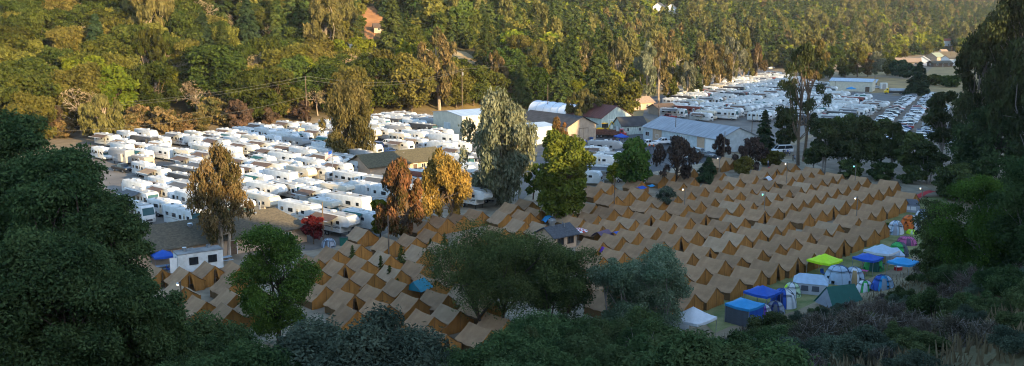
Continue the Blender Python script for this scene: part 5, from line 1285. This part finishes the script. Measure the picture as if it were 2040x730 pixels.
T1('broadleaf_tree','dark green tree between the grey eucalyptus and the bright tree','tree',1062,398,322,40,'round','green',bark_dark,.28,4500,clear=.1,nl=14)
T1('broadleaf_tree','olive tree behind the old barn','tree',1232,240,150,96,'round','olive',bark_brown,.38,12000,clear=.08,nl=34)
T1('broadleaf_tree','dark tree with scraggly crown left of the old barn','tree',1165,252,176,80,'airy','eucolive',bark_dark,.34,7000,clear=.15,nl=26)
T1('pine_tree','tall dark pine behind the olive barn tree','pine',1190,236,94,88,'conifer','con',bark_dark,.5,12000,clear=.12)
T1('conifer_tree','big dark conifer right of the tanker truck','conifer',1828,190,122,56,'conifer','condark',bark_dark,.5,10000,clear=.03)
T1('broadleaf_tree','pale silver tree at the edge of the far field','tree',1742,158,100,32,'round','eucgrey',bark_grey,.45,4500,clear=.1,nl=18)
# the row of eucalyptus along the far road
for i,(px,pb,pt,w,f) in enumerate([(1287,214,86,56,'eucgrey'),(1312,206,66,66,'eucbrown'),(1345,196,82,60,'eucolive'),(1368,200,120,36,'eucgrey'),(1398,184,84,62,'eucbrown'),(1432,180,82,60,'eucbrown'),(1458,172,78,48,'eucgrey'),(1478,166,70,54,'eucolive'),(1505,163,88,44,'eucbrown'),(1334,204,150,36,'oak'),(1382,194,142,40,'eucdark')]):
    T1('eucalyptus',f"{ {'eucgrey':'grey green','eucbrown':'brown tinged','eucolive':'olive','oak':'dark round','eucdark':'dark low'}[f]} eucalyptus, {ordn(i+1)} of the lit row beside the far lot" if i<9 else ('dark round tree left under the lit eucalyptus row' if i==9 else 'dark low tree in the middle under the lit eucalyptus row'),'eucalyptus' if i<9 else 'tree',px,pb,pt,w,'euc' if i<9 else 'round',f,bark_pale,.42,8500 if i<9 else 4000,clear=.2 if i<9 else .08,nl=26)
PRE=[]
for lab,px,pb,pt,w,k,f,b,n,cl,ho in [('tall tree with pale bare trunk, leftmost of three above the bright green tree',288,172,58,62,'airy','oak',bark_pale,6500,.5,'tree'),('tall tree with pale bare trunk in the middle of three on the slope',311,175,54,74,'airy','oak',bark_pale,7500,.5,'tree'),('tall tree with pale bare trunk, right of three on the slope',336,170,64,62,'airy','bay',bark_pale,6500,.45,'tree'),
 ('bright green tree below the three pale trunked trees',350,205,140,52,'round','bright',bark_brown,9000,.02,'tree'),('bare pale tree high above the left bay trees',118,138,84,30,'dead','dry',bark_pale,500,.2,'bare tree'),('bare pale tree beside the small orange bank',140,140,92,24,'dead','dry',bark_pale,400,.2,'bare tree'),
 ('big thin pine with pale trunk behind the leftmost trailers',205,284,186,92,'airy','eucolive',bark_pale,7500,.22,'pine'),('pale forked bare tree above the left trailers',517,186,104,46,'dead','dry',bark_pale,900,.25,'bare tree'),('pale forked bare tree left of the tall bare pole',588,166,96,50,'dead','dry',bark_pale,900,.25,'bare tree'),
 ('grey twiggy tree above the plum trees',478,212,156,74,'dead','dry',bark_pale,1500,.1,'bare tree'),('yellow leafed tree below the orange earth bank',498,150,80,34,'round','lime',bark_brown,5000,.02,'tree'),('tall dark conifer left of the orange landslip',703,98,-22,62,'conifer','con',bark_brown,12000,.04,'conifer'),('second tall dark conifer left of the orange landslip',676,92,-14,50,'conifer','cdk' if False else 'condark',bark_dark,10000,.04,'conifer'),
 ('tall conifer right of the brown roofed hill house',812,112,22,54,'conifer','con',bark_brown,10000,.04,'conifer'),('pair trunked tall conifer right of the tan clearing',970,148,32,64,'conifer','con',bark_brown,12000,.16,'conifer'),('tall conifer behind the olive barn trees',1070,128,30,52,'conifer','con',bark_brown,10000,.06,'conifer'),('small yellow green tree right of the weeping olive tree',735,230,175,26,'round','lime',bark_brown,4000,.02,'tree')]:
    p=hit(px,pb); T1({'conifer':'conifer_tree','bare tree':'bare_tree','pine':'pine_tree'}.get(ho,'broadleaf_tree'),lab,ho,px,pb,pt,w,k,f,b,.30 if k!='dead' else .12,n,clear=cl,nl=40 if k!='dead' else 10); PRE.append((p[0],p[1],w*.5*p[1]/FPX))
for lab,px,pb,pt,w in [('dark round tree at the end of the verge under the eucalyptuses',1908,398,326,92),('dark low tree right of the verge end lamp post',1940,408,348,84),('dark bush left of the leaning lamp post',1886,392,350,60)]:
    T1('grove_tree',lab,'tree',px,pb,pt,w,'round','nearoak',bark_dark,.2,9000,clear=.0,nl=30)
# dark grove behind the rear right tents
GR=[(1640,348,232,70,'eucdark','round'),(1672,345,226,74,'nearoak','round'),(1706,352,226,82,'eucdark','round'),(1742,352,232,82,'nearoak','round'),(1778,356,236,76,'eucdark','airy'),(1812,360,262,76,'nearoak','round'),(1848,366,282,66,'eucdark','round'),(1620,342,280,50,'nearoak','round'),(1872,330,172,80,'eucdark','round'),(1690,356,318,60,'nearoak','bush'),(1760,360,322,60,'nearoak','bush'),(1815,366,330,60,'nearoak','bush'),(1535,330,300,56,'olive','bush'),(1480,352,312,40,'olive','bush')]
for i,(px,pb,pt,w,f,k) in enumerate(GR):
    T1('grove_tree' if k!='bush' else 'shrub',f"dark {'tree with pale forked trunk' if k!='bush' else 'low bush'}, {ordn(i+1)} counted in the grove behind the rear right tents",'tree' if k!='bush' else 'shrub',px,pb,pt,w,k,f,bark_grey,.28,9000 if k!='bush' else 4500,clear=.24 if k!='bush' else .02,nl=24,stems=1 if i%3 else 2)
# big trees on the right edge
T1('eucalyptus','towering dark eucalyptus with pale trunk at the right edge','eucalyptus',1996,352,-34,190,'euc','eucdark',bark_grey,.26,26000,clear=.14,nl=60)
T1('eucalyptus','second towering dark eucalyptus at the very right edge','eucalyptus',2052,380,-10,150,'euc','eucdark',bark_grey,.26,18000,clear=.1,nl=46)
T1('eucalyptus','ragged dark eucalyptus left of the towering one','eucalyptus',1936,350,66,130,'euc','eucdark',bark_grey,.26,14000,clear=.14,nl=40)
T1('oak_tree','dark round oak below the towering eucalyptuses','oak',1962,392,210,150,'round','nearbay',bark_dark,.24,18000,clear=.05,nl=36)
# young conifers among the left tents
for i,(px,pb,h,w) in enumerate([(703,529,34,17),(800,541,46,26),(759,551,34,16),(777,575,38,20),(872,562,46,26),(886,513,44,26),(793,597,32,14),(858,505,24,14),(905,520,32,18)]):
    T1('young_conifer',f"young green conifer, {ordn(i+1)} of those standing between the left tents",'young conifer',px,pb,pb-h,w,'conifer','con',bark_dark,.13,1800,clear=.06)
# foreground trees
T1('oak_tree','spreading dark oak with twisting trunk in the near centre','oak',985,668,436,276,'oak','nearoak',bark_dark,.085,66000,clear=.24,nl=95,stems=2)
T1('oak_tree','dark round oak joined to the right side of the spreading oak','oak',1106,666,478,190,'oak','nearoak',bark_dark,.085,44000,clear=.10,nl=64,stems=2)
T1('broadleaf_tree','dense round green tree among the near left tents','tree',557,690,450,170,'round','green',bark_dark,.10,46000,clear=.04,nl=44)
T1('willow_tree','silvery green willow-like tree at the near end of the tan tents','willow',1312,672,496,156,'round','willow',bark_grey,.085,42000,clear=.10,nl=34,stems=4)
T1('willow_tree','lower silvery green willow-like tree left of the other one','willow',1234,676,520,130,'round','willow',bark_grey,.085,32000,clear=.08,nl=26,stems=3)
# dense evergreen mass at the left edge
for lab,px,d,pt,w,n,leaf in [('towering dark bay tree at the left edge',30,66,198,250,110000,.10),('huge dark bay tree in the middle of the left mass',128,60,258,230,110000,.095),('dark bay tree at the right of the left mass beside the tents',208,58,372,170,80000,.09),('low dark bay tree at the bottom left corner',100,44,470,330,110000,.075),('low dark bay tree in front of the left mass',258,47,560,180,60000,.075)]:
    x=(px-1020)/FPX*d*1.02; g=(x,d,H(x,d))
    T1('bay_tree',lab,'bay tree',px,700,pt,w,'round','nearbay',bark_dark,leaf,n,ground=g,clear=.0,nl=84)
for lab,px,d,pt,w,n,fol,nm in [('big leafy green bush tree on the right hand slope',1966,86,350,216,60000,'green','bush_tree'),('thin leafed green bush tree right of the coloured domes',1858,101,390,92,16000,'brush','bush_tree'),('tall leafy bush at the right edge under the eucalyptuses',2044,80,300,170,40000,'nearbay','bush_tree'),('dark bush tree between the coloured domes and the slope',1878,92,446,96,26000,'nearoak','bush_tree')]:
    x=(px-1020)/FPX*d*1.03; T1(nm,lab,'bush tree',px,700,pt,w,'round',fol,bark_grey,.085,n,ground=(x,d,H(x,d)),clear=.0,nl=44)
for i,(px,pb,pt,w,f,k) in enumerate([(1628,160,96,44,'oak','round'),(1656,157,92,46,'bay','round'),(1684,155,98,40,'oak','round'),(1708,154,84,40,'olive','round'),(1728,153,100,34,'eucbrown','round'),(1766,150,112,40,'olive','round'),(1788,152,118,40,'condark','round'),(1806,156,124,36,'condark','round'),(1575,150,92,40,'condark','round'),(1602,156,100,40,'con','round')]):
    T1('field_edge_tree',f"bushy tree, {ordn(i+1)} of those {'behind the cream steel building' if i<8 else 'beside the very tall thin eucalyptus'}",'tree',px,pb,pt,w,k,f,bark_brown,.5,5500,clear=.02,nl=24)
for i,(px,pb,pt,w,f) in enumerate([(1822,112,84,30,'bay'),(1848,110,82,30,'olive'),(1796,118,88,32,'olive'),(1908,104,78,32,'bay'),(1932,118,88,34,'oak'),(1866,104,84,24,'bay'),(1776,122,84,36,'lime'),(1920,132,112,22,'olive'),(1856,170,148,44,'oak'),(1890,174,150,40,'bay'),(1916,162,138,44,'oak')]):
    T1('village_tree',f"round green tree, {ordn(i+1)} of those growing around the far houses and field",'tree',px,pb,pt,w,'round',f,bark_brown,.6,3500,clear=.02,nl=20)
# ------------------------------------------------------------ shrubs on the near slope
CUR=[(-20,640),(330,640),(350,648),(380,628),(440,640),(480,655),(520,648),(600,650),(640,628),(690,645),(745,618),(780,640),(815,700),(880,728),(940,722),(985,672),(1040,622),(1090,606),(1150,596),(1200,604),(1260,640),(1330,690),(1430,692),(1475,672),(1510,648),(1556,590),(1590,612),(1640,622),(1700,606),(1730,588),(1765,586),(1800,566),(1830,520),(1840,440),(1870,384),(1910,376),(1960,352),(2060,318)]
CX=[a for a,_ in CUR]; CY=[b for _,b in CUR]
SH=[]
def mk(name,desc,n,args,cat='shrub',dry=False):
    for i in range(n):
        Ht,Rd,leaf,nn,f,b=args; s,l=shrub(Ht,Rd,900+len(SH)*7,leaf,nn,(b,F[f]),16 if not dry else 22,dry)
        SH.append((name,desc,[('stems',s),('leaves',l)],Ht,Rd))
mk('coyote_brush','dark green coyote brush',3,(2.,1.5,.045,15000,'brush',bark_dark))
mk('sage_bush','grey-green sage bush',2,(1.8,1.4,.038,13000,'sage',bark_grey))
mk('dry_brush','dry grey-brown brush',2,(1.9,1.2,.035,3500,'drybrush',bark_grey),dry=True)
mk('scrub_oak','dark scrub oak bush',2,(2.2,1.7,.05,16000,'nearbay',bark_dark))
mk('green_shrub','fresh green leafy shrub',1,(2.,1.6,.05,14000,'brush',bark_dark))
pts=[]; rs=random.Random(5); cnt={}
cand=[]
for _ in range(9000):
    d=25+rs.random()**.8*159; u=rs.uniform(-.62,.62); x=u*d
    if d<41 and u<.22: continue
    if x<-36 and d<75: continue
    cand.append((x,d))
mk('coyote_brush','tall dark green coyote brush',2,(4.2,3.1,.062,42000,'brush',bark_dark))
mk('scrub_oak','tall dark scrub oak bush',2,(4.2,3.2,.062,42000,'nearbay',bark_dark))
mk('sage_bush','tall grey-green sage bush',1,(3.8,3.,.052,40000,'sage',bark_grey))
def noise2(x,y): return math.sin(x*.13+1.3)*math.cos(y*.11+.4)+.6*math.sin(x*.31+y*.27)
placed=[]
for x,y in cand:
    if len(placed)>=265: break
    g=H(x,y)
    if g<.25: continue
    px,pg=proj(x,y,g)
    if px<330 or px>2050: continue
    lim=float(np.interp(px,CX,CY))+rs.uniform(2,30)
    s=FPX/math.hypot(y,CH-g)
    zal=CH-(lim-41)*y/FPX
    h=min(rs.uniform(2.,5.4) if px<1500 else rs.uniform(.9,2.8)*(.7 if y<41 else 1),(zal-g))
    if h<.75: continue
    pt=proj(x,y,g+h)[1]
    if pt>742: continue
    if any((x-a)**2+(y-b)**2<(1.75+.22*h+.0075*y)**2 for a,b,_ in placed): continue
    placed.append((x,y,h))
placed.sort(key=lambda q:-q[1])
bins={}
for x,y,h in placed:
    px,pt=proj(x,y,H(x,y)+h); v=noise2(x,y)+rs.gauss(0,.55)
    pool=[0,1,2] if v<.25 else ([3,4] if v<.7 else [5,6])
    if rs.random()<.2: pool=[7,8,9]
    if px>1600 and rs.random()<.4: pool=[5,6,5,6,3]
    if 470<px<800 and rs.random()<.65: pool=[3,4]
    if px>1820 and pt<520 and rs.random()<.7: pool=[7,8,0]
    if 1560<px<1830 and rs.random()<.35: pool=[5,6,3]
    if h>2.9: pool=rs.choice([[10,11],[12,13],[14]] if 470<px<800 else [[10,11],[12,13]])
    name,desc,parts,h0,r0=SH[rs.choice(pool)]
    bins.setdefault(desc,[]).append((px,pt,x,y,h,name,parts,h0))
LM=[(350,'below the near lamp post'),(560,'below the dense round tree'),(760,'below the left tents'),(985,'under the spreading oak'),(1200,'between oak and willows'),(1330,'below the silvery willow trees'),(1450,'below the white canopy'),(1600,'below the grey cabin tent'),(1740,'below the lone blue dome'),(1850,'right of the coloured domes'),(1980,'on the right hand slope')]
for desc,l in bins.items():
    sub={}
    for q in l: sub.setdefault(min(range(len(LM)),key=lambda i:abs(LM[i][0]-q[0])),[]).append(q)
    for k,ql in sub.items():
        ql.sort(key=lambda q:q[0])
        for i,(px,pt,x,y,h,name,parts,h0) in enumerate(ql):
            sc=h/h0; wx=sc*rs.uniform(.95,1.3) if h>1.2 else sc*1.5
            spawn(name,parts,f"{desc}, {ordn(i+1)} from the left {LM[k][1]}" if len(ql)>1 else f"{desc} {LM[k][1]}",'shrub',(x,y,H(x,y)-.1),rs.random()*6.28,'shrubs on the near slope',(wx,wx,sc))
print('shrubs',len(placed))
T1('shrub','round dark shrub at the edge of the coloured domes and tan tents','shrub',1762,462,446,30,'bush','green',bark_dark,.12,2600,clear=.0,nl=12)
# dry grass growing between the shrubs
def tufts():
    rng=np.random.default_rng(3); n=26000
    d=26+rng.random(n)*130; u=rng.uniform(-.40,.60,n); x=u*d; g=hz(x,d); k=(g>.3); x,d,g=x[k],d[k],g[k]; n=len(x)
    hgt=.25+.55*rng.random(n); a=rng.random(n)*6.28; w=.05+.04*rng.random(n); lx=rng.normal(size=n)*.15; ly=rng.normal(size=n)*.15
    c,s=np.cos(a)*w,np.sin(a)*w
    v=np.stack([np.stack([x-c,d-s,g-.05],1),np.stack([x+c,d+s,g-.05],1),np.stack([x+lx+c*.2,d+ly+s*.2,g+hgt],1),np.stack([x+lx-c*.2,d+ly-s*.2,g+hgt],1)],1).reshape(-1,3)
    props(link('dry_grass',npmesh('dry_grass',v,np.arange(n*4).reshape(-1,4),F['drygrass'],rng.random(n))),kind='stuff')
tufts()
# ------------------------------------------------------------ the wooded hillside beyond
KIND={}
def arche(key,desc,name,cat,n,kind,Ht,Rd,leaf,nn,fol,bark,**k):
    KIND[key]=(desc,name,cat,[([('trunk',t),('crown',c)],Ht,Rd) for t,c in [tree(kind,Ht,Rd,3000+len(KIND)*50+i,leaf,nn,(bark,F[fol]),**k) for i in range(n)]])
arche('oak','round dark oak','oak_tree','oak',3,'round',12,6.6,.30,17000,'oak',bark_brown,clear=.06,nl=34)
arche('bay','full dark green tree','broadleaf_tree','tree',3,'round',14,6.2,.30,17000,'bay',bark_brown,clear=.06,nl=36)
arche('olive','olive leafed tree','broadleaf_tree','tree',2,'round',13,6.2,.30,17000,'olive',bark_brown,clear=.08,nl=34)
arche('bright','bright green tree','broadleaf_tree','tree',2,'round',11,4.8,.29,11000,'bright',bark_brown,clear=.08,nl=26)
arche('con','dark green conifer','conifer_tree','conifer',3,'conifer',22,5.0,.5,13000,'con',bark_brown,clear=.08)
arche('cdk','dense dark conifer','conifer_tree','conifer',2,'conifer',20,5.4,.5,13000,'condark',bark_dark,clear=.04)
arche('euc','tall brown-olive eucalyptus','eucalyptus','eucalyptus',3,'euc',22,5.6,.36,13000,'eucolive',bark_pale,clear=.22,nl=40)
arche('eub','tall brown eucalyptus','eucalyptus','eucalyptus',2,'euc',20,5.2,.36,11000,'eucbrown',bark_pale,clear=.2,nl=34)
arche('dead','pale bare tree','bare_tree','bare tree',3,'dead',11,4.5,.16,500,'dry',bark_pale,clear=.1,nl=12)
arche('plum','dark red plum tree','plum_tree','plum tree',2,'round',5.5,2.8,.30,3200,'plum',bark_dark,clear=.08,nl=16)
arche('rust','rust brown shrubby tree','shrub_tree','tree',2,'round',6,4.2,.34,4200,'eucbrown',bark_brown,clear=.02,nl=22)
arche('lime','yellow-green tree','broadleaf_tree','tree',2,'round',9,4.2,.38,5500,'lime',bark_brown,clear=.05,nl=22)
LMK=[(745,45,'the orange landslip'),(481,78,'the orange earth bank'),(900,115,'the tan clearing'),(612,190,'the tall bare pole'),(921,160,'the transformer pole'),(765,60,'the brown roofed hill house'),(702,92,'the grey roofed hill house'),(836,70,'the brown cabin'),(1325,18,'the white gabled hill houses'),(1884,84,'the red roofed villa'),(1850,122,'the far houses'),(1684,168,'the cream steel building'),(1311,78,'the twin pole frame'),(1225,240,'the old barn'),(925,245,'the grey metal shed'),(332,232,'the small tan bank'),(158,97,'the small orange bank')]
fr=random.Random(21)
forest=[]; fgrid={}
def free(x,y,r):
    gx,gy=int(x//12),int(y//12)
    for i in range(gx-1,gx+2):
        for j in range(gy-1,gy+2):
            for a,b,q in fgrid.get((i,j),[]):
                if (x-a)**2+(y-b)**2<((r+q)*.5)**2: return False
    return True
def addf(x,y,r): fgrid.setdefault((int(x//12),int(y//12)),[]).append((x,y,r))
MIDPX=[(745,45,34,40)]
def blocked(px,py,x,y):
    for l in BARE:
        if inpoly(px,py,l): return True
        lo=[(a,b+26) for a,b in l]
        if inpoly(px,py,lo) or inpoly(px,py,[(a,b+13) for a,b in l]): return True
    for a,b in HOUSES:
        if abs(px-a)<16 and -7<py-b<15: return True
    return False
def px0(x,y): return proj(x,y,0)[0]
for k in range(0,95):
    s0=-16+k*8.2
    # walk along the foot line
    for a,b in zip(FAR[:-1],FAR[1:]):
        d=b-a; L=np.linalg.norm(d); d=d/L; nn_=np.array([-d[1],d[0]]); t=0
        while t<L:
            st=9.5 if s0<240 else 13
            t+=st*fr.uniform(.75,1.3); c=a+d*t+nn_*(s0+fr.uniform(-3.5,3.5)); x,y=c
            if y<60 or abs(x)>y*.64+8: continue
            sd=float(sdist(FAR,np.array([x]),np.array([y]))[0])
            if sd<(-22 if px0(x,y)<900 else 4): continue
            if sd<5 and proj(x,y,0)[1]>float(np.interp(px0(x,y),[-50,150,186,480,780,900],[330,300,281,259,231,226])): continue
            if sd<5 and px0(x,y)>900: continue
            g=H(x,y); px,py=proj(x,y,g)
            top=proj(x,y,g+20)[1]
            if py<-6 or px<-40 or px>2080 or blocked(px,py,x,y): continue
            if (px<175 and py>300): continue
            forest.append((x,y,g,px,py,sd,k))
print('forest candidates',len(forest))
sel=[];far=[]
for q in PRE: addf(*q)
forest.sort(key=lambda q:q[1])
for x,y,g,px,py,sd,k in forest:
    w=math.sin(x*.025+1)*math.cos(y*.021+.5)+.5*math.sin(x*.06-y*.05)+fr.gauss(0,.45)
    if sd<3 and px<640: key=fr.choices(['plum','rust','olive','dead'],[4,2.5,1.2,.5])[0]
    elif sd<11 and px<620: key=fr.choices(['plum','oak','olive','dead','rust','bright'],[1.5,3.5,2.,.5,1.,.3])[0]
    elif px<1000 and sd<45: key=fr.choices(['oak','bay','olive','rust','dead','bright','eub'],[4,2,3,1.2,.9,.5,.2])[0]
    elif px<640: key=('con' if w>1.0 else ('cdk' if w>.85 else fr.choices(['oak','bay','olive','euc','dead','bright'],[5,4.5,2.,.25,.6,.35])[0]))
    elif px<1150: key=fr.choices(['con','cdk','oak','bay','olive','euc','lime','bright','dead'],[3.6,1.4,2.2,2,2.2,.8,.4,.6,.3])[0] if w>-.2 else fr.choices(['oak','olive','bay','bright','lime','euc'],[2,3,2,1,.7,.6])[0]
    elif px>=1150 and sd>70: key=fr.choices(['con','cdk','olive','bay','euc','eub','lime','bright','oak'],[2.2,.5,3,1.6,.9,.25,2.6,3,1.])[0]
    elif px<1560: key=fr.choices(['con','cdk','olive','bay','euc','eub','lime','bright','oak'],[2.2,.7,2.4,1.6,1.6,.5,1.8,2.2,.8])[0]
    else: key=fr.choices(['con','olive','bay','euc','eub','lime','bright','oak'],[1.5,2.6,1.5,1.5,.4,2.6,2.8,.6])[0]
    desc,name,cat,vs=KIND[key]; parts,h0,r0=fr.choice(vs); sc=fr.uniform(.78,1.22)*(1.05 if px<900 else .98)
    if px<900: sc*=fr.uniform(1.1,1.45)
    else: sc*=1.1
    lift=max([0]+[1 for i,l in enumerate(BARE) if l[0][1]<120 and min(a for a,b in l)-(30 if i==0 else 6)<px<max(a for a,b in l)+(30 if i==0 else 6) and 0<py-min(b for a,b in l)<(130 if i==0 else 62)])
    if lift: sc*=.38
    if 820<px<1010 and 90<py<175: sc*=.62
    if 690<px<790 and 60<py<150: sc*=.6
    if 1785<px<1910 and 100<py<160: sc*=.45
    if 1290<px<1350 and 20<py<75: sc*=.55
    r=r0*sc*(.78 if px<900 else .78)
    if not free(x,y,r): continue
    if proj(x,y,g+h0*sc)[1]>py-1: continue
    addf(x,y,r); sel.append((x,y,g,px,py,sd,k,key,parts,sc,h0))
print('forest kept',len(sel))
NIND=285
ind=sel[:NIND]; rest=sel[NIND:]
lab={}
info=[]
for q in ind:
    x,y,g,px,py,sd,k,key,parts,sc,h0=q; cy=proj(x,y,g+h0*sc*.55)[1]; info.append((px,cy))
used=set(); labels=[None]*len(ind)
size=lambda q:('small ' if q[9]<.88 else ('large ' if q[9]>1.14 else ''))
for (lx,ly,ln) in LMK:
    o=sorted(range(len(ind)),key=lambda i:math.hypot(info[i][0]-lx,info[i][1]-ly))
    for i in o[:9]:
        if labels[i] or math.hypot(info[i][0]-lx,info[i][1]-ly)>85: continue
        dx,dy=info[i][0]-lx,info[i][1]-ly
        rel=('right of' if dx>0 else 'left of') if abs(dx)>abs(dy)*1.2 else ('below' if dy>0 else 'above')
        l=f"{size(ind[i])}{KIND[ind[i][7]][0]} close {rel} {ln}" if rel in('below','above') else f"{size(ind[i])}{KIND[ind[i][7]][0]} just {rel} {ln}"
        if l in used: continue
        used.add(l); labels[i]=l
zones=[(-50,330,'above the left bay trees'),(330,640,'above the left trailers'),(640,900,'behind the weeping olive tree'),(900,1150,'behind the grey eucalyptus'),(1150,1400,'behind the old barn'),(1400,1640,'behind the lit eucalyptus row'),(1640,2100,'above the cream steel building')]
bk_={}
for i,q in enumerate(ind):
    if labels[i]: continue
    z=[zz for zz in zones if zz[0]<=q[3]<zz[1]]; z=z[0] if z else zones[-1]
    band='low' if q[5]<40 else ('mid' if q[5]<90 else ('high' if q[5]<150 else 'top'))
    bk_.setdefault((KIND[q[7]][0],z[2],band),[]).append(i)
BT={'low':'at the slope foot','mid':'on lower slope','high':'on upper slope','top':'on top slope'}
for (d,z,b),l in bk_.items():
    l.sort(key=lambda i:info[i][0])
    for n,i in enumerate(l):
        labels[i]=f"{d}, {ordn(n+1)} from left {z}, {BT[b]}" if len(l)>1 else f"{d} {z}, {BT[b]}"
for i,q in enumerate(ind):
    x,y,g,px,py,sd,k,key,parts,sc,h0=q; desc,name,cat,vs=KIND[key]
    wv=fr.uniform(.92,1.1)
    spawn(name,parts,labels[i],cat,(x,y,g-.3),fr.random()*6.28,'trees on the wooded hillside',(sc*wv,sc*wv,sc))
# farther wood that reads as one mass: one mesh per sort of leaf
def mass():
    rng=np.random.default_rng(9); groups={}
    low={}
    for key in KIND: 
        pars=dict(con=('conifer',22,5.,900),cdk=('conifer',20,5.4,900),euc=('euc',22,5.6,750),eub=('euc',20,5.2,700)).get(key,('round',12,5.8,750))
        if key=='dead': continue
        fol={'oak':'oak','bay':'bay','olive':'olive','bright':'bright','con':'con','cdk':'condark','euc':'eucolive','eub':'eucbrown','plum':'plum','rust':'eucbrown','lime':'lime'}[key]
        low[key]=[]
        for i in range(3):
            kw=dict(clear=.08) if pars[0]=='conifer' else dict(clear=.12,nl=20)
            t,c=tree(pars[0],pars[1],pars[2],7000+i+len(low)*9,1.05 if pars[0]!='conifer' else 1.1,pars[3]+300,(bark_brown,F[fol]),**kw)
            n=len(c.vertices); v=np.empty(n*3,np.float32); c.vertices.foreach_get('co',v); tn=np.empty(len(c.polygons),np.float32); c.attributes['tint'].data.foreach_get('value',tn); low[key].append((v.reshape(-1,3),tn,fol))
            bpy.data.meshes.remove(t); bpy.data.meshes.remove(c)
    V_=[];T_=[];M_=[]; mats=[]
    for q in rest:
        x,y,g,px,py,sd,k,key,parts,sc,h0=q
        if key=='dead': key='olive'
        v,tn,fol=low[key][rng.integers(3)]; a=rng.random()*6.28; c,s=math.cos(a),math.sin(a)
        w=np.stack([v[:,0]*c-v[:,1]*s,v[:,0]*s+v[:,1]*c,v[:,2]],1)*sc+np.array([x,y,g-.3]); V_.append(w); T_.append(np.clip(tn+rng.normal()*.22,0,1))
        if fol not in mats: mats.append(fol)
        M_.append(np.full(len(tn),mats.index(fol),np.int32))
    if not V_: return
    v=np.concatenate(V_); me=npmesh('distant_wood',v,np.arange(len(v)).reshape(-1,4),[F[f] for f in mats],np.concatenate(T_)); me.polygons.foreach_set('material_index',np.concatenate(M_))
    props(link('distant_wood',me),kind='stuff')
mass()
# ------------------------------------------------------------ camera, sky, sun
cam=bpy.data.cameras.new('camera'); co=bpy.data.objects.new('camera',cam); COL.objects.link(co)
cam.sensor_width=36; cam.lens=36*FPX/2040; cam.clip_start=.5; cam.clip_end=8000
co.location=(0,0,CH); co.rotation_euler=(PI/2-PITCH,0,0); scene.camera=co
SUN_EL,SUN_AZ=R_(14),R_(140)     # azimuth clockwise from +Y
w=bpy.data.worlds.new('World'); scene.world=w; w.use_nodes=True; nt=w.node_tree
sky=nt.nodes.new('ShaderNodeTexSky'); sky.sky_type='NISHITA'; sky.sun_disc=False; sky.sun_elevation=SUN_EL; sky.sun_rotation=SUN_AZ; sky.ozone_density=3.; sky.air_density=1.2
nt.links.new(sky.outputs[0],nt.nodes['Background'].inputs[0]); nt.nodes['Background'].inputs[1].default_value=.15
sl=bpy.data.lights.new('sun','SUN'); HAZE=.000045
sl.energy=3.3; sl.angle=R_(.5); sl.color=(1.,.75,.39)
so=bpy.data.objects.new('sun',sl); COL.objects.link(so); so.location=(150,-260,200)
sd_=np.array([math.sin(SUN_AZ)*math.cos(SUN_EL),math.cos(SUN_AZ)*math.cos(SUN_EL),math.sin(SUN_EL)])
import mathutils
so.rotation_euler=mathutils.Vector(sd_).to_track_quat('Z','Y').to_euler()
scene.view_settings.view_transform='Standard'; scene.view_settings.look='None'; scene.view_settings.gamma=1; scene.view_settings.use_curve_mapping=False
scene.view_settings.exposure=1.9
scene.cycles.max_bounces=6; scene.cycles.diffuse_bounces=3; scene.cycles.glossy_bounces=2; scene.cycles.transmission_bounces=4; scene.cycles.transparent_max_bounces=6
scene.cycles.use_denoising=True; scene.cycles.pixel_filter_type='BLACKMAN_HARRIS'; scene.cycles.filter_width=1.1
try: scene.cycles.denoiser='OPENIMAGEDENOISE'
except Exception: pass

# ------------------------------------------------------------ evening haze
hm=bpy.data.materials.new('haze'); hm.use_nodes=True; hn=hm.node_tree; hn.nodes.remove(hn.nodes['Principled BSDF'])
pv=hn.nodes.new('ShaderNodeVolumePrincipled'); pv.inputs['Color'].default_value=(.97,.97,1,1); pv.inputs['Density'].default_value=HAZE; pv.inputs['Anisotropy'].default_value=.0
hn.links.new(pv.outputs[0],hn.nodes['Material Output'].inputs['Volume'])
hb_=MB().box(-760,2060,-470,2460,-1.5,262,hm).mesh('haze')
props(link('haze',hb_),kind='stuff')
